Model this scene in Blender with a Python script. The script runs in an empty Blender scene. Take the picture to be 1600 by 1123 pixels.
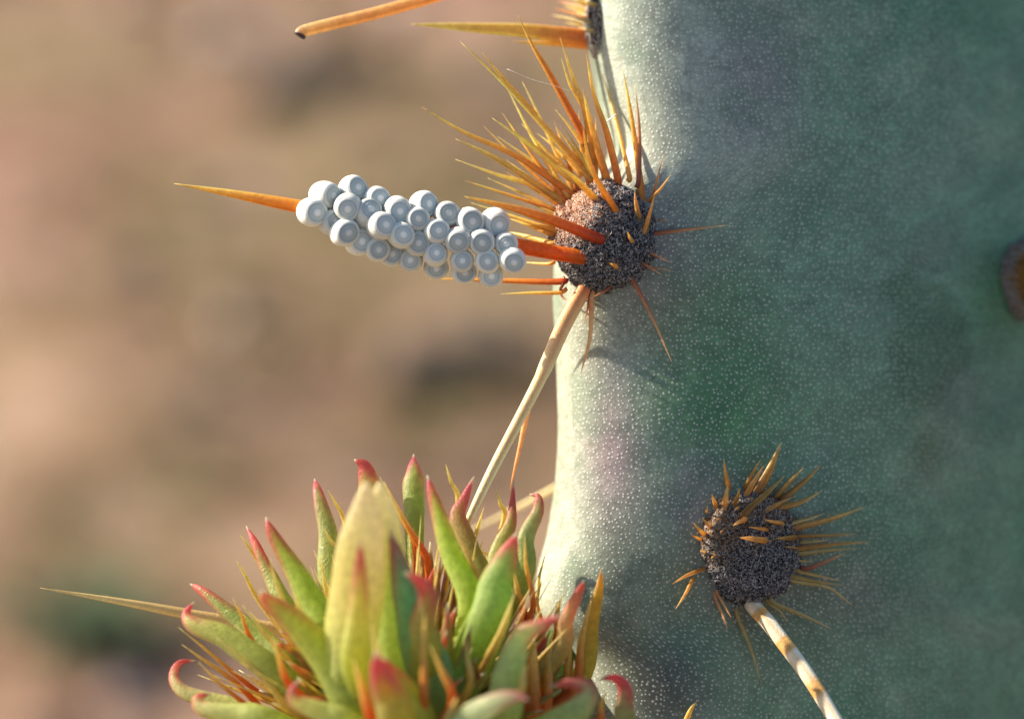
import bpy, math, random
import numpy as np
from mathutils import Vector, Matrix
from mathutils.bvhtree import BVHTree

# one Blender unit is one centimetre: this is a macro photograph
S = bpy.context.scene
S.unit_settings.system = 'METRIC'
S.unit_settings.scale_length = 0.01
rnd = random.Random(7)
RS = np.random.RandomState(11)

# ------------------------------------------------------------------ camera
PITCH = math.radians(24)
CAM = Vector((0, 0, 26))
RT = Vector((1, 0, 0))
FW = Vector((0, math.cos(PITCH), -math.sin(PITCH)))
UP = Vector((0, math.sin(PITCH), math.cos(PITCH)))
K = 0.003                 # cm per photograph pixel at the working distance
DPX = 4444.4              # working distance in those units
cam_d = bpy.data.cameras.new('camera')
cam_d.lens = 100; cam_d.sensor_width = 36
cam_d.clip_start = 0.5; cam_d.clip_end = 200000
cam_d.dof.use_dof = True
cam_d.dof.focus_distance = (DPX - 52) * K
cam_d.dof.aperture_fstop = 0.215
cam_d.dof.aperture_blades = 0
cam = bpy.data.objects.new('camera', cam_d)
S.collection.objects.link(cam)
cam.location = CAM
cam.rotation_euler = (math.pi / 2 - PITCH, 0, 0)
S.camera = cam

# ------------------------------------------------------------------ sun and sky
SUN = (RT * -0.78 + UP * 0.54 + FW * 0.02).normalized()
elev = math.asin(SUN.z)
azim = math.atan2(SUN.x, SUN.y)
w = bpy.data.worlds.new("World"); S.world = w
w.use_nodes = True
nt = w.node_tree
sky = nt.nodes.new('ShaderNodeTexSky')
sky.sky_type = 'NISHITA'; sky.sun_disc = False
sky.sun_elevation = elev; sky.sun_rotation = azim
sky.air_density = 1.0; sky.dust_density = 1.2; sky.ozone_density = 1.0
bg = nt.nodes['Background']
nt.links.new(sky.outputs[0], bg.inputs[0])
bg.inputs[1].default_value = 0.085
sl = bpy.data.lights.new('sun', 'SUN')
sl.energy = 5.0; sl.angle = math.radians(0.5); sl.color = (1.0, 0.89, 0.74)
so = bpy.data.objects.new('sun', sl); S.collection.objects.link(so)
so.rotation_euler = SUN.to_track_quat('Z', 'Y').to_euler()
so.location = (-60, 10, 80)
S.view_settings.view_transform = 'Standard'
S.view_settings.look = 'None'
S.view_settings.exposure = 1.12
S.view_settings.gamma = 1
S.view_settings.use_curve_mapping = False
S.render.engine = 'CYCLES'
S.cycles.use_denoising = True
S.cycles.max_bounces = 8

# ------------------------------------------------------------------ helpers
RTn, UPn, FWn, CAMn = (np.array(v) for v in (RT, UP, FW, CAM))

def P(px, py, w=0.0):
    """the place in the world that lies on this line of sight, w units nearer than the working distance"""
    s = (DPX - w) / DPX
    return CAM + RT * ((px - 800) * s * K) + UP * ((561.5 - py) * s * K) + FW * ((DPX - w) * K)

def L2W(a):
    """(n,3) array right, up, near -> world"""
    return CAMn + (a[:, 0:1] * RTn + a[:, 1:2] * UPn + (DPX - a[:, 2:3]) * FWn) * K

def W2P(v):
    d = v - CAM
    z = d.dot(FW) / K
    s = z / DPX
    return 800 + d.dot(RT) / K / s, 561.5 - d.dot(UP) / K / s, DPX - z

ORG = {}
def mk(name, verts, faces, mat, origin=None, parent=None, cols=None, smooth=True, label=None, kind=None):
    v = np.asarray(verts, dtype=float)
    o0 = np.array(origin) if origin is not None else v.mean(0)
    me = bpy.data.meshes.new(name)
    me.from_pydata((v - o0).tolist(), [], faces if isinstance(faces, list) else faces.tolist())
    if smooth:
        me.polygons.foreach_set('use_smooth', [True] * len(me.polygons))
    if cols is not None:
        ca = me.color_attributes.new('col', 'FLOAT_COLOR', 'POINT')
        c = np.ones((len(v), 4)); c[:, :3] = np.asarray(cols)[:, :3]
        ca.data.foreach_set('color', c.ravel())
    me.materials.append(mat)
    me.update()
    ob = bpy.data.objects.new(name, me)
    S.collection.objects.link(ob)
    ORG[ob.name] = Vector(o0)
    if parent is not None:
        ob.parent = parent
        ob.location = Vector(o0) - ORG[parent.name]
    else:
        ob.location = Vector(o0)
    if label: ob['label'] = label
    if kind: ob['kind'] = kind
    return ob

def tag(o, label, cat, group=None, kind=None):
    o['label'] = label; o['category'] = cat
    if group: o['group'] = group
    if kind: o['kind'] = kind
    return o

def empty(name, loc):
    o = bpy.data.objects.new(name, None); S.collection.objects.link(o)
    o.location = loc; o.empty_display_size = 0.3
    ORG[o.name] = Vector(loc)
    return o

def spline(pts, n):
    p = [np.array(q, float) for q in pts]
    if len(p) == 2:
        p = [p[0], (p[0] + p[1]) / 2, p[1]]
    p = [2 * p[0] - p[1]] + p + [2 * p[-1] - p[-2]]
    m = len(p) - 3
    out = []
    for i in range(n):
        t = i / (n - 1) * m
        k = min(int(t), m - 1); f = t - k
        a, b, c, d = p[k:k + 4]
        out.append(0.5 * (2 * b + (c - a) * f + (2 * a - 5 * b + 4 * c - d) * f * f + (3 * b - a - 3 * c + d) * f ** 3))
    return np.array(out)

def tube(ctrl, rad, col, n=18, sides=8, flat=1.0, wob=0.03, ridge=0.0, face=None):
    """tube through ctrl points; rad(t) in cm, col(t) -> rgb; flat squeezes it along the view axis"""
    c = spline(ctrl, n)
    t = np.linspace(0, 1, n)
    tan = np.gradient(c, axis=0); tan /= np.linalg.norm(tan, axis=1)[:, None] + 1e-9
    ref = -FWn if face is None else np.array(face)
    side = np.cross(tan, ref); side /= np.linalg.norm(side, axis=1)[:, None] + 1e-9
    nor = np.cross(side, tan)
    vs = []; cs = []
    ph = rnd.random() * 6
    for i in range(n):
        r = rad(t[i])
        for j in range(sides):
            a = 2 * math.pi * j / sides
            rr = r * (1 + wob * math.sin(3 * a + ph + 7 * t[i]) + wob * math.sin(23 * t[i] + ph + a))
            rr *= 1 + ridge * math.cos(2 * a + ph)
            vs.append(c[i] + side[i] * math.cos(a) * rr + nor[i] * math.sin(a) * rr * flat)
            cs.append(col(t[i], a) if col.__code__.co_argcount == 2 else col(t[i]))
    fs = []
    for i in range(n - 1):
        for j in range(sides):
            a = i * sides + j; b = i * sides + (j + 1) % sides
            fs.append((a, b, b + sides, a + sides))
    fs.append(tuple(range(sides - 1, -1, -1)))
    fs.append(tuple((n - 1) * sides + j for j in range(sides)))
    return vs, fs, cs

def ramp(stops):
    def f(t):
        for (a, ca), (b, cb) in zip(stops, stops[1:]):
            if t <= b:
                k = 0 if b == a else max(0, (t - a) / (b - a))
                return tuple(ca[i] + (cb[i] - ca[i]) * k for i in range(3))
        return stops[-1][1]
    return f

_lat = RS.rand(64, 64, 16)
def vnoise(x, y, z=0.0):
    x = np.asarray(x, float); y = np.asarray(y, float); z = np.zeros_like(x) + z
    xi = np.floor(x).astype(int); yi = np.floor(y).astype(int); zi = np.floor(z).astype(int)
    fx, fy, fz = x - xi, y - yi, z - zi
    fx, fy, fz = (f * f * (3 - 2 * f) for f in (fx, fy, fz))
    r = 0
    for a in (0, 1):
        for b in (0, 1):
            for c in (0, 1):
                r = r + _lat[(xi + a) % 64, (yi + b) % 64, (zi + c) % 16] * (fx if a else 1 - fx) * (fy if b else 1 - fy) * (fz if c else 1 - fz)
    return r
def fbm(x, y, z=0.0, o=4):
    r = 0; a = 0.5; s = 0
    for i in range(o):
        r = r + a * vnoise(x * 2 ** i + 13.7 * i, y * 2 ** i + 5.1 * i, z); s += a; a *= 0.5
    return r / s
def sstep(a, b, x):
    t = np.clip((x - a) / (b - a), 0, 1); return t * t * (3 - 2 * t)

# ------------------------------------------------------------------ materials
def newmat(name):
    m = bpy.data.materials.new(name); m.use_nodes = True
    return m, m.node_tree, m.node_tree.nodes['Principled BSDF'], m.node_tree.nodes['Material Output']
def node(t, typ, **kw):
    n = t.nodes.new(typ)
    for k, v in kw.items(): setattr(n, k, v)
    return n
def math_n(t, op, a, b=None, c=None):
    n = node(t, 'ShaderNodeMath', operation=op)
    for i, v in enumerate((a, b, c)):
        if v is None: continue
        if isinstance(v, (int, float)): n.inputs[i].default_value = v
        else: t.links.new(v, n.inputs[i])
    return n.outputs[0]
def mixc(t, fac, a, b, blend='MIX'):
    n = node(t, 'ShaderNodeMix', data_type='RGBA', blend_type=blend)
    for i, v in ((0, fac), (6, a), (7, b)):
        if isinstance(v, (int, float)): n.inputs[i].default_value = v
        elif isinstance(v, tuple): n.inputs[i].default_value = (*v, 1)
        else: t.links.new(v, n.inputs[i])
    return n.outputs[2]
def mrange(t, v, a, b, c=0.0, d=1.0):
    n = node(t, 'ShaderNodeMapRange', interpolation_type='SMOOTHSTEP')
    t.links.new(v, n.inputs[0])
    for i, q in enumerate((a, b, c, d)): n.inputs[i + 1].default_value = q
    return n.outputs[0]
def noise_n(t, vec, scale, detail=3, rough=0.5):
    n = node(t, 'ShaderNodeTexNoise'); n.inputs['Scale'].default_value = scale
    n.inputs['Detail'].default_value = detail; n.inputs['Roughness'].default_value = rough
    t.links.new(vec, n.inputs['Vector'])
    return n.outputs[0]

def plant_mat(name, rough, spec, transl, sss=0.0, nscale=60, namt=0.25, bump=0.15, bscale=90, coat=0.0):
    m, t, b, out = newmat(name)
    at = node(t, 'ShaderNodeAttribute', attribute_name='col')
    tc = node(t, 'ShaderNodeTexCoord')
    nz = noise_n(t, tc.outputs['Object'], nscale, 4)
    f = mrange(t, nz, 0.3, 0.7, 1 - namt, 1 + namt)
    cb = node(t, 'ShaderNodeCombineXYZ')
    for i in range(3): t.links.new(f, cb.inputs[i])
    col = mixc(t, 1.0, at.outputs['Color'], cb.outputs[0], 'MULTIPLY')
    t.links.new(col, b.inputs['Base Color'])
    b.inputs['Roughness'].default_value = rough
    b.inputs['Specular IOR Level'].default_value = spec
    if coat:
        b.inputs['Coat Weight'].default_value = coat; b.inputs['Coat Roughness'].default_value = 0.2
    if sss:
        b.inputs['Subsurface Weight'].default_value = sss
        b.inputs['Subsurface Radius'].default_value = (0.06, 0.05, 0.02)
        b.inputs['Subsurface Scale'].default_value = 1.0
    nb = noise_n(t, tc.outputs['Object'], bscale, 3)
    bp = node(t, 'ShaderNodeBump'); bp.inputs['Strength'].default_value = bump; bp.inputs['Distance'].default_value = 0.01
    t.links.new(nb, bp.inputs['Height']); t.links.new(bp.outputs[0], b.inputs['Normal'])
    if transl:
        tr = node(t, 'ShaderNodeBsdfTranslucent'); t.links.new(col, tr.inputs[0])
        mx = node(t, 'ShaderNodeMixShader'); mx.inputs[0].default_value = transl
        t.links.new(b.outputs[0], mx.inputs[1]); t.links.new(tr.outputs[0], mx.inputs[2])
        t.links.new(mx.outputs[0], out.inputs[0])
    return m

M_SPINE = plant_mat('spine_horn', 0.34, 0.55, 0.52, nscale=45, namt=0.10, bump=0.3, bscale=70)
M_PALE = plant_mat('weathered_spine', 0.5, 0.35, 0.12, nscale=90, namt=0.07, bump=0.3, bscale=120)
M_LEAF = plant_mat('fleshy_leaf', 0.32, 0.5, 0.60, sss=0.0, nscale=34, namt=0.12, bump=0.55, bscale=95)
M_FELT = plant_mat('areole_wool', 0.75, 0.3, 0.10, nscale=40, namt=0.15, bump=0.0)
M_FELTBASE = plant_mat('areole_cushion', 0.9, 0.1, 0.0, nscale=30, namt=0.4, bump=0.6, bscale=60)

# eggs
def egg_mat(name):
    m, t, b, out = newmat(name)
    at = node(t, 'ShaderNodeAttribute', attribute_name='col')
    tc = node(t, 'ShaderNodeTexCoord')
    oi = node(t, 'ShaderNodeObjectInfo')
    f = mrange(t, oi.outputs['Random'], 0, 1, 0.80, 1.08)
    cb = node(t, 'ShaderNodeCombineXYZ')
    for i in range(3): t.links.new(f, cb.inputs[i])
    col = mixc(t, 1.0, at.outputs['Color'], cb.outputs[0], 'MULTIPLY')
    vo = node(t, 'ShaderNodeTexVoronoi'); vo.inputs['Scale'].default_value = 85
    t.links.new(tc.outputs['Object'], vo.inputs['Vector'])
    sp = mrange(t, vo.outputs['Distance'], 0.13, 0.22, 1, 0)
    n2 = noise_n(t, tc.outputs['Object'], 30, 2)
    sp = math_n(t, 'MULTIPLY', sp, mrange(t, n2, 0.45, 0.6, 0, 0.45))
    col = mixc(t, sp, col, (0.20, 0.24, 0.27))
    t.links.new(col, b.inputs['Base Color'])
    b.inputs['Roughness'].default_value = 0.7
    b.inputs['Specular IOR Level'].default_value = 0.35
    b.inputs['Subsurface Weight'].default_value = 0.25
    b.inputs['Subsurface Radius'].default_value = (0.02, 0.02, 0.02)
    b.inputs['Subsurface Scale'].default_value = 1.0
    return m
M_EGG = egg_mat('egg_shell')

# pad skin
def pad_mat():
    m, t, b, out = newmat('cactus_skin')
    at = node(t, 'ShaderNodeAttribute', attribute_name='col')
    uv = node(t, 'ShaderNodeUVMap', uv_map='skin')
    dn = node(t, 'ShaderNodeTexNoise'); dn.inputs['Scale'].default_value = 0.25; dn.inputs['Detail'].default_value = 1
    t.links.new(uv.outputs[0], dn.inputs['Vector'])
    mx = node(t, 'ShaderNodeVectorMath', operation='MULTIPLY_ADD')
    t.links.new(dn.outputs['Color'], mx.inputs[0]); mx.inputs[1].default_value = (1.0, 1.0, 0); t.links.new(uv.outputs[0], mx.inputs[2])
    vo = node(t, 'ShaderNodeTexVoronoi', voronoi_dimensions='2D'); vo.inputs['Scale'].default_value = 1.0
    vo.inputs['Randomness'].default_value = 0.82
    t.links.new(mx.outputs[0], vo.inputs['Vector'])
    sepc = node(t, 'ShaderNodeSeparateColor'); t.links.new(vo.outputs['Color'], sepc.inputs[0])
    rr = math_n(t, 'MULTIPLY_ADD', sepc.outputs[0], 0.09, 0.135)      # papilla radius varies
    d = math_n(t, 'DIVIDE', vo.outputs['Distance'], rr)
    dot = mrange(t, d, 0.55, 1.35, 1, 0)
    vis = mrange(t, sepc.outputs[1], 0.0, 0.5, 0.30, 1.0)
    su = node(t, 'ShaderNodeSeparateXYZ'); t.links.new(uv.outputs[0], su.inputs[0])
    vis = math_n(t, 'MULTIPLY', vis, mrange(t, su.outputs[0], 62, 98, 1.0, 0.22))
    dotc = math_n(t, 'MULTIPLY', dot, vis)
    # fine mottling of the wax
    n1 = noise_n(t, uv.outputs[0], 0.9, 5, 0.65)
    n2 = noise_n(t, uv.outputs[0], 0.11, 4, 0.6)
    f = math_n(t, 'MULTIPLY', mrange(t, n1, 0.25, 0.75, 0.78, 1.22), mrange(t, n2, 0.3, 0.7, 0.86, 1.14))
    n5 = noise_n(t, uv.outputs[0], 0.33, 6, 0.7)
    f = math_n(t, 'MULTIPLY', f, mrange(t, n5, 0.32, 0.68, 0.84, 1.16))
    cb = node(t, 'ShaderNodeCombineXYZ')
    for i in range(3): t.links.new(f, cb.inputs[i])
    base = mixc(t, 1.0, at.outputs['Color'], cb.outputs[0], 'MULTIPLY')
    # greenish and bluish drift
    n3 = noise_n(t, uv.outputs[0], 0.045, 4, 0.6)
    base = mixc(t, mrange(t, n3, 0.50, 0.64, 0, 0.38), base, (0.055, 0.145, 0.075))
    n4 = node(t, 'ShaderNodeTexNoise'); n4.inputs['Scale'].default_value = 0.06; n4.inputs['Detail'].default_value = 5
    mp = node(t, 'ShaderNodeVectorMath', operation='ADD'); mp.inputs[1].default_value = (57, 31, 0)
    t.links.new(uv.outputs[0], mp.inputs[0]); t.links.new(mp.outputs[0], n4.inputs['Vector'])
    base = mixc(t, mrange(t, n4.outputs[0], 0.56, 0.76, 0, 0.2), base, (0.15, 0.125, 0.13))
    tipc = mixc(t, 0.82, base, (0.62, 0.66, 0.58))
    col = mixc(t, math_n(t, 'MULTIPLY', dotc, 0.9), base, tipc)
    t.links.new(col, b.inputs['Base Color'])
    b.inputs['Roughness'].default_value = 0.47
    b.inputs['Specular IOR Level'].default_value = 0.45
    b.inputs['Subsurface Weight'].default_value = 0.12
    b.inputs['Subsurface Radius'].default_value = (0.05, 0.06, 0.03)
    b.inputs['Subsurface Scale'].default_value = 1.0
    h = math_n(t, 'ADD', dotc, math_n(t, 'MULTIPLY', n1, 0.5))
    bp = node(t, 'ShaderNodeBump'); bp.inputs['Strength'].default_value = 0.55; bp.inputs['Distance'].default_value = 0.006
    t.links.new(h, bp.inputs['Height']); t.links.new(bp.outputs[0], b.inputs['Normal'])
    return m
M_PAD = pad_mat()

# ------------------------------------------------------------------ ground
def ground_mat():
    m, t, b, out = newmat('dry_soil')
    tc = node(t, 'ShaderNodeTexCoord')
    a = noise_n(t, tc.outputs['Object'], 0.10, 5, 0.6)
    c = noise_n(t, tc.outputs['Object'], 0.35, 5, 0.65)
    d = noise_n(t, tc.outputs['Object'], 2.2, 4, 0.7)
    col = mixc(t, mrange(t, a, 0.38, 0.62), (0.262, 0.152, 0.100), (0.215, 0.158, 0.085))
    col = mixc(t, mrange(t, c, 0.50, 0.68, 0, 0.9), col, (0.37, 0.245, 0.19))
    col = mixc(t, mrange(t, c, 0.46, 0.32, 0, 0.85), col, (0.075, 0.055, 0.03))
    col = mixc(t, mrange(t, d, 0.5, 0.7, 0, 0.5), col, (0.12, 0.075, 0.05))
    t.links.new(col, b.inputs['Base Color'])
    b.inputs['Roughness'].default_value = 0.95
    b.inputs['Specular IOR Level'].default_value = 0.1
    bp = node(t, 'ShaderNodeBump'); bp.inputs['Strength'].default_value = 0.8; bp.inputs['Distance'].default_value = 0.25
    t.links.new(d, bp.inputs['Height']); t.links.new(bp.outputs[0], b.inputs['Normal'])
    return m
M_GROUND = ground_mat()

def ground_h(x, y):
    near = np.exp(-((np.asarray(x) / 70.0) ** 2 + ((np.asarray(y) - 60) / 90.0) ** 2))
    return near * (2.2 * (fbm(np.asarray(x) * 0.11 + 40, np.asarray(y) * 0.11 + 40, 0, 4) - 0.5))

def axis(n, near, far):
    t = np.linspace(-1, 1, n)
    return np.sign(t) * (np.abs(t) * near + (np.abs(t) ** 9) * far)
gx = axis(261, 90, 60000); gy = axis(261, 110, 60000) + 50
GX, GY = np.meshgrid(gx, gy)
GZ = ground_h(GX, GY)
gv = np.stack([GX.ravel(), GY.ravel(), GZ.ravel()], 1)
ii = np.arange(260)[:, None] * 261 + np.arange(260)[None, :]
ii = ii.ravel()
gf = np.stack([ii, ii + 1, ii + 262, ii + 261], 1)
g = mk('ground', gv, gf, M_GROUND, origin=(0, 0, 0))
g['kind'] = 'structure'; g['label'] = 'bare reddish brown soil far out of focus behind the cactus'

def simple_mat(name, stops, rough=0.8, scale=0.6):
    m, t, b, out = newmat(name)
    at = node(t, 'ShaderNodeAttribute', attribute_name='col')
    tc = node(t, 'ShaderNodeTexCoord')
    nz = noise_n(t, tc.outputs['Object'], scale, 4)
    f = mrange(t, nz, 0.3, 0.7, 0.75, 1.25)
    cb = node(t, 'ShaderNodeCombineXYZ')
    for i in range(3): t.links.new(f, cb.inputs[i])
    t.links.new(mixc(t, 1.0, at.outputs['Color'], cb.outputs[0], 'MULTIPLY'), b.inputs['Base Color'])
    b.inputs['Roughness'].default_value = rough
    return m
M_STONE = simple_mat('gravel_stone', None, 0.9, 1.5)
M_DRY = simple_mat('ground_litter', None, 0.8, 1.0)

def ground_at(px, py):
    """where the line of sight through this photograph position meets the soil"""
    d = (P(px, py, 0) - CAM).normalized()
    k = -CAM.z / d.z
    q = CAM + d * k
    return q.x, q.y

# gravel
gvv = []; gff = []; gcc = []
base_ico = [(0, 0, 1), (.89, 0, .45), (.28, .85, .45), (-.72, .53, .45), (-.72, -.53, .45), (.28, -.85, .45),
            (.72, .53, -.45), (-.28, .85, -.45), (-.89, 0, -.45), (-.28, -.85, -.45), (.72, -.53, -.45), (0, 0, -1)]
ico_f = [(0, 1, 2), (0, 2, 3), (0, 3, 4), (0, 4, 5), (0, 5, 1), (1, 6, 2), (2, 7, 3), (3, 8, 4), (4, 9, 5), (5, 10, 1),
         (6, 7, 2), (7, 8, 3), (8, 9, 4), (9, 10, 5), (10, 6, 1), (11, 7, 6), (11, 8, 7), (11, 9, 8), (11, 10, 9), (11, 6, 10)]
pal = [(0.36, 0.24, 0.19), (0.28, 0.18, 0.13), (0.42, 0.32, 0.28), (0.18, 0.11, 0.08), (0.15, 0.12, 0.08), (0.24, 0.15, 0.10)]
for i in range(2600):
    x = rnd.uniform(-45, 35); y = rnd.uniform(36, 125)
    if rnd.random() > 0.25 + 1.2 * max(0, float(fbm(x * 0.15, y * 0.15, 3)) - 0.35): continue
    r = 0.12 + 0.75 * rnd.random() ** 4
    z = float(ground_h(x, y)) + r * 0.25
    k = len(gvv); cc = rnd.choice(pal); a = rnd.random() * 6
    sx, sy, sz = r * rnd.uniform(.8, 1.4), r * rnd.uniform(.7, 1.1), r * rnd.uniform(.5, .8)
    for q in base_ico:
        j = rnd.uniform(.8, 1.15); X, Y = q[0] * sx * j, q[1] * sy * j
        gvv.append((x + X * math.cos(a) - Y * math.sin(a), y + X * math.sin(a) + Y * math.cos(a), z + q[2] * sz * j))
        gcc.append(cc)
    gff += [tuple(k + e for e in f) for f in ico_f]
g2 = mk('gravel', gvv, gff, M_STONE, origin=(0, 60, 0), cols=gcc, smooth=False, kind='stuff',
        label='scattered pinkish gravel on the blurred soil')

# dry grass wisps, denser where the photograph goes olive
gvv = []; gff = []; gcc = []
tufts = [(430, 100, 5, 90), (330, 360, 4, 60), (560, 520, 4.0, 90), (560, 210, 4, 70), (700, 330, 4, 80), (640, 690, 3.5, 60), (300, 470, 3, 40), (150, 820, 3, 40), (820, 620, 3.5, 60)]
for (px, py, R, n) in tufts:
    cx, cy = ground_at(px, py)
    for i in range(n):
        x = cx + rnd.gauss(0, R * .55); y = cy + rnd.gauss(0, R * .6); z = float(ground_h(x, y)) - 0.1
        h = rnd.uniform(0.5, 2.0); a = rnd.random() * 6.28; lean = rnd.uniform(.3, 1.4); wd = rnd.uniform(.05, .12)
        cc = rnd.choice([(0.17, 0.16, 0.05), (0.22, 0.17, 0.07), (0.12, 0.14, 0.04), (0.26, 0.20, 0.10)])
        k = len(gvv); dx, dy = math.cos(a), math.sin(a)
        for q in range(4):
            tt = q / 3; ww = wd * (1 - tt * .85)
            bx, by, bz = x + dx * lean * h * tt ** 1.5, y + dy * lean * h * tt ** 1.5, z + h * tt * (1 - .3 * tt)
            gvv += [(bx - dy * ww, by + dx * ww, bz), (bx + dy * ww, by - dx * ww, bz), (bx, by, bz + ww * .8)]
            gcc += [cc] * 3
        for q in range(3):
            o = k + q * 3
            for e in range(3):
                gff.append((o + e, o + (e + 1) % 3, o + 3 + (e + 1) % 3, o + 3 + e))
g3 = mk('dry_grass', gvv, gff, M_DRY, origin=(0, 60, 0), cols=gcc, kind='stuff',
        label='sparse olive dry grass on the blurred soil')

# dark fallen twigs
def twig(pxs, r, label):
    pts = []
    for (px, py) in pxs:
        x, y = ground_at(px, py); pts.append((x, y, float(ground_h(x, y)) + r * .8))
    v, f, c = tube(pts, lambda t: r * (1 - .5 * t), lambda t: (0.18, 0.125, 0.085), n=14, sides=7, wob=.12, face=(0, 0, 1))
    o = mk('fallen_twig', v, f, M_DRY, origin=pts[0], cols=c)
    tag(o, label, 'twig', 'dark twigs lying on the soil')
twig([(600, 585), (680, 570), (770, 560), (860, 566)], 0.75, 'dark fallen twig on the soil behind the long hanging spine, lower of two')
twig([(400, 190), (480, 150), (600, 128), (650, 150)], 0.65, 'dark fallen twig on the soil below the broken spine, upper of two')

# small weed far behind at the lower left
wx, wy = ground_at(125, 985)
weed = empty('weed', (wx, wy, float(ground_h(wx, wy))))
tag(weed, 'small dark green weed on the soil, blurred, near the lower left corner', 'weed')
for i in range(46):
    a = rnd.random() * 6.28; h = rnd.uniform(.5, 1.5); l = rnd.uniform(.5, 1.9)
    b0 = Vector((wx, wy, float(ground_h(wx, wy)) - .05))
    p1 = b0 + Vector((math.cos(a) * l * .5, math.sin(a) * l * .5, h * .7)); p2 = b0 + Vector((math.cos(a) * l * 1.3, math.sin(a) * l * 1.3, h))
    cc = (0.05, 0.085, 0.03) if i % 2 else (0.07, 0.11, 0.04)
    v, f, c = tube([b0, p1, p2], lambda t: 0.04 + .2 * math.sin(math.pi * min(1, t * 1.0)) ** 1.5, lambda t: cc, n=8, sides=6, flat=.3, face=(0, 0, 1))
    mk('leaf', v, f, M_DRY, origin=b0, parent=weed, cols=c)

# ------------------------------------------------------------------ cactus pad
EY = [-2000, -300, 0, 60, 100, 150, 200, 240, 262, 285, 320, 360, 410, 470, 520, 560, 650, 700, 760, 830, 870, 900, 940, 965, 985, 1010, 1040, 1080, 1123, 1200, 1500, 3000]
EX = [1000, 935, 943, 948, 953, 964, 979, 990, 984, 950, 915, 895, 882, 879, 884, 886, 890, 889, 883, 868, 854, 846, 843, 862, 896, 920, 926, 925, 930, 935, 930, 930]
PHI = math.radians(36); AA, BB = 1500.0, 330.0
VC, HH = -350.0, 2450.0
UC = 880 - 800 + math.sqrt((AA * math.cos(PHI)) ** 2 + (BB * math.sin(PHI)) ** 2)
FULLW = math.sqrt((AA * math.sin(PHI)) ** 2 + (BB * math.cos(PHI)) ** 2)
vv = np.concatenate([VC - HH * np.cos(np.linspace(0, 0.38 * math.pi, 40))[:-1] , np.linspace(VC - HH * math.cos(.38 * math.pi), 900, 420), VC + HH * np.cos(np.linspace(math.acos((900 - VC) / HH), 0, 40))[1:]])
NT = 420
tt = np.linspace(0, 1, NT, endpoint=False)
th = math.pi + 2 * math.pi * tt            # start near the left tip of the ellipse
VV, TH = np.meshgrid(vv, th, indexing='ij')
q = np.clip(1 - ((VV - VC) / HH) ** 2, 0, 1) ** 0.42
sgn = lambda a, e: np.sign(a) * np.abs(a) ** e
ex = AA * q * np.cos(TH); ez = -BB * q * sgn(np.sin(TH), 0.9)
U = UC + ex * math.cos(PHI) + ez * math.sin(PHI)
W = -ex * math.sin(PHI) + ez * math.cos(PHI)
# rows' leftmost u
LM = U.min(axis=1)[:, None]
pyrow = 561.5 - VV[:, 0] / 1.045
edge = np.interp(pyrow, EY, EX)
kern = np.exp(-0.5 * (np.arange(-6, 7) / 2.2) ** 2); kern /= kern.sum()
edge = np.convolve(np.pad(edge, 6, mode='edge'), kern, mode='valid')
WLM = W[np.arange(len(vv)), U.argmin(axis=1)][:, None]
tgt = (edge[:, None] - 800) * (DPX - WLM) / DPX
inside = sstep(-2300, -1500, VV) * (1 - sstep(1300, 2000, VV))
wt = np.exp(-((U - LM) / 230.0) ** 2)
base_edge = np.interp(pyrow, [-2000, -300, 1000, 3000], [1000, 930, 885, 930])[:, None]
wide = np.exp(-((U - LM) / 900.0) ** 2)
tb = (base_edge - 800) * (DPX - WLM) / DPX
U = U + inside * ((tb - LM) * wide + (tgt - tb) * wt)
# uneven fleshy surface
W += 6 * (fbm(U / 230 + 20, VV / 230 + 20, 0, 3) - .5) * 2
# shift so the face nearest the lens sits at working distance
rowc = np.abs(vv - 0).argmin()
fr = (U[rowc] > 80) & (U[rowc] < 480)
W -= W[rowc][fr].max() - 10
pv = np.stack([U.ravel(), VV.ravel(), W.ravel()], 1)
NR = len(vv)
idx = np.arange(NR * NT).reshape(NR, NT)
nx = np.roll(idx, -1, axis=1)
pf = np.stack([idx[:-1].ravel(), nx[:-1].ravel(), nx[1:].ravel(), idx[1:].ravel()], 1)
bv = BVHTree.FromPolygons([Vector(a) for a in L2W(pv)], pf.tolist())
def surf(px, py):
    d = (P(px, py, 0) - CAM).normalized()
    loc, nor, i, dist = bv.ray_cast(CAM, d)
    if loc is None: return None
    if nor.dot(d) > 0: nor = -nor
    return loc, nor
def surf_w(px, py):
    s = surf(px, py)
    return None if s is None else W2P(s[0])[2]
print('W at 945,370', surf_w(945, 370), 'B', surf_w(1172, 850), 'edge', surf_w(900, 650), 'mid', surf_w(1100, 600), 'right', surf_w(1590, 430))

# swellings under the areoles (real relief)
sc = (DPX - W) / DPX
PXv = 800 + U / sc; PYv = 561.5 - VV / sc
T2 = np.tile(tt, (len(vv), 1))
front = np.where(T2 < .5, 1 - sstep(.42, .5, T2), sstep(.86, .97, T2))
def gauss(cx, cy, rx, ry=None):
    ry = ry or rx
    return np.exp(-(((PXv - cx) / rx) ** 2 + ((PYv - cy) / ry) ** 2)) * front
W += 34 * gauss(985, 375, 110) + 22 * gauss(1172, 850, 120) + 18 * gauss(1610, 430, 80) - 12 * gauss(1010, 560, 90, 70) - 10 * gauss(1040, 1020, 90)
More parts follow.
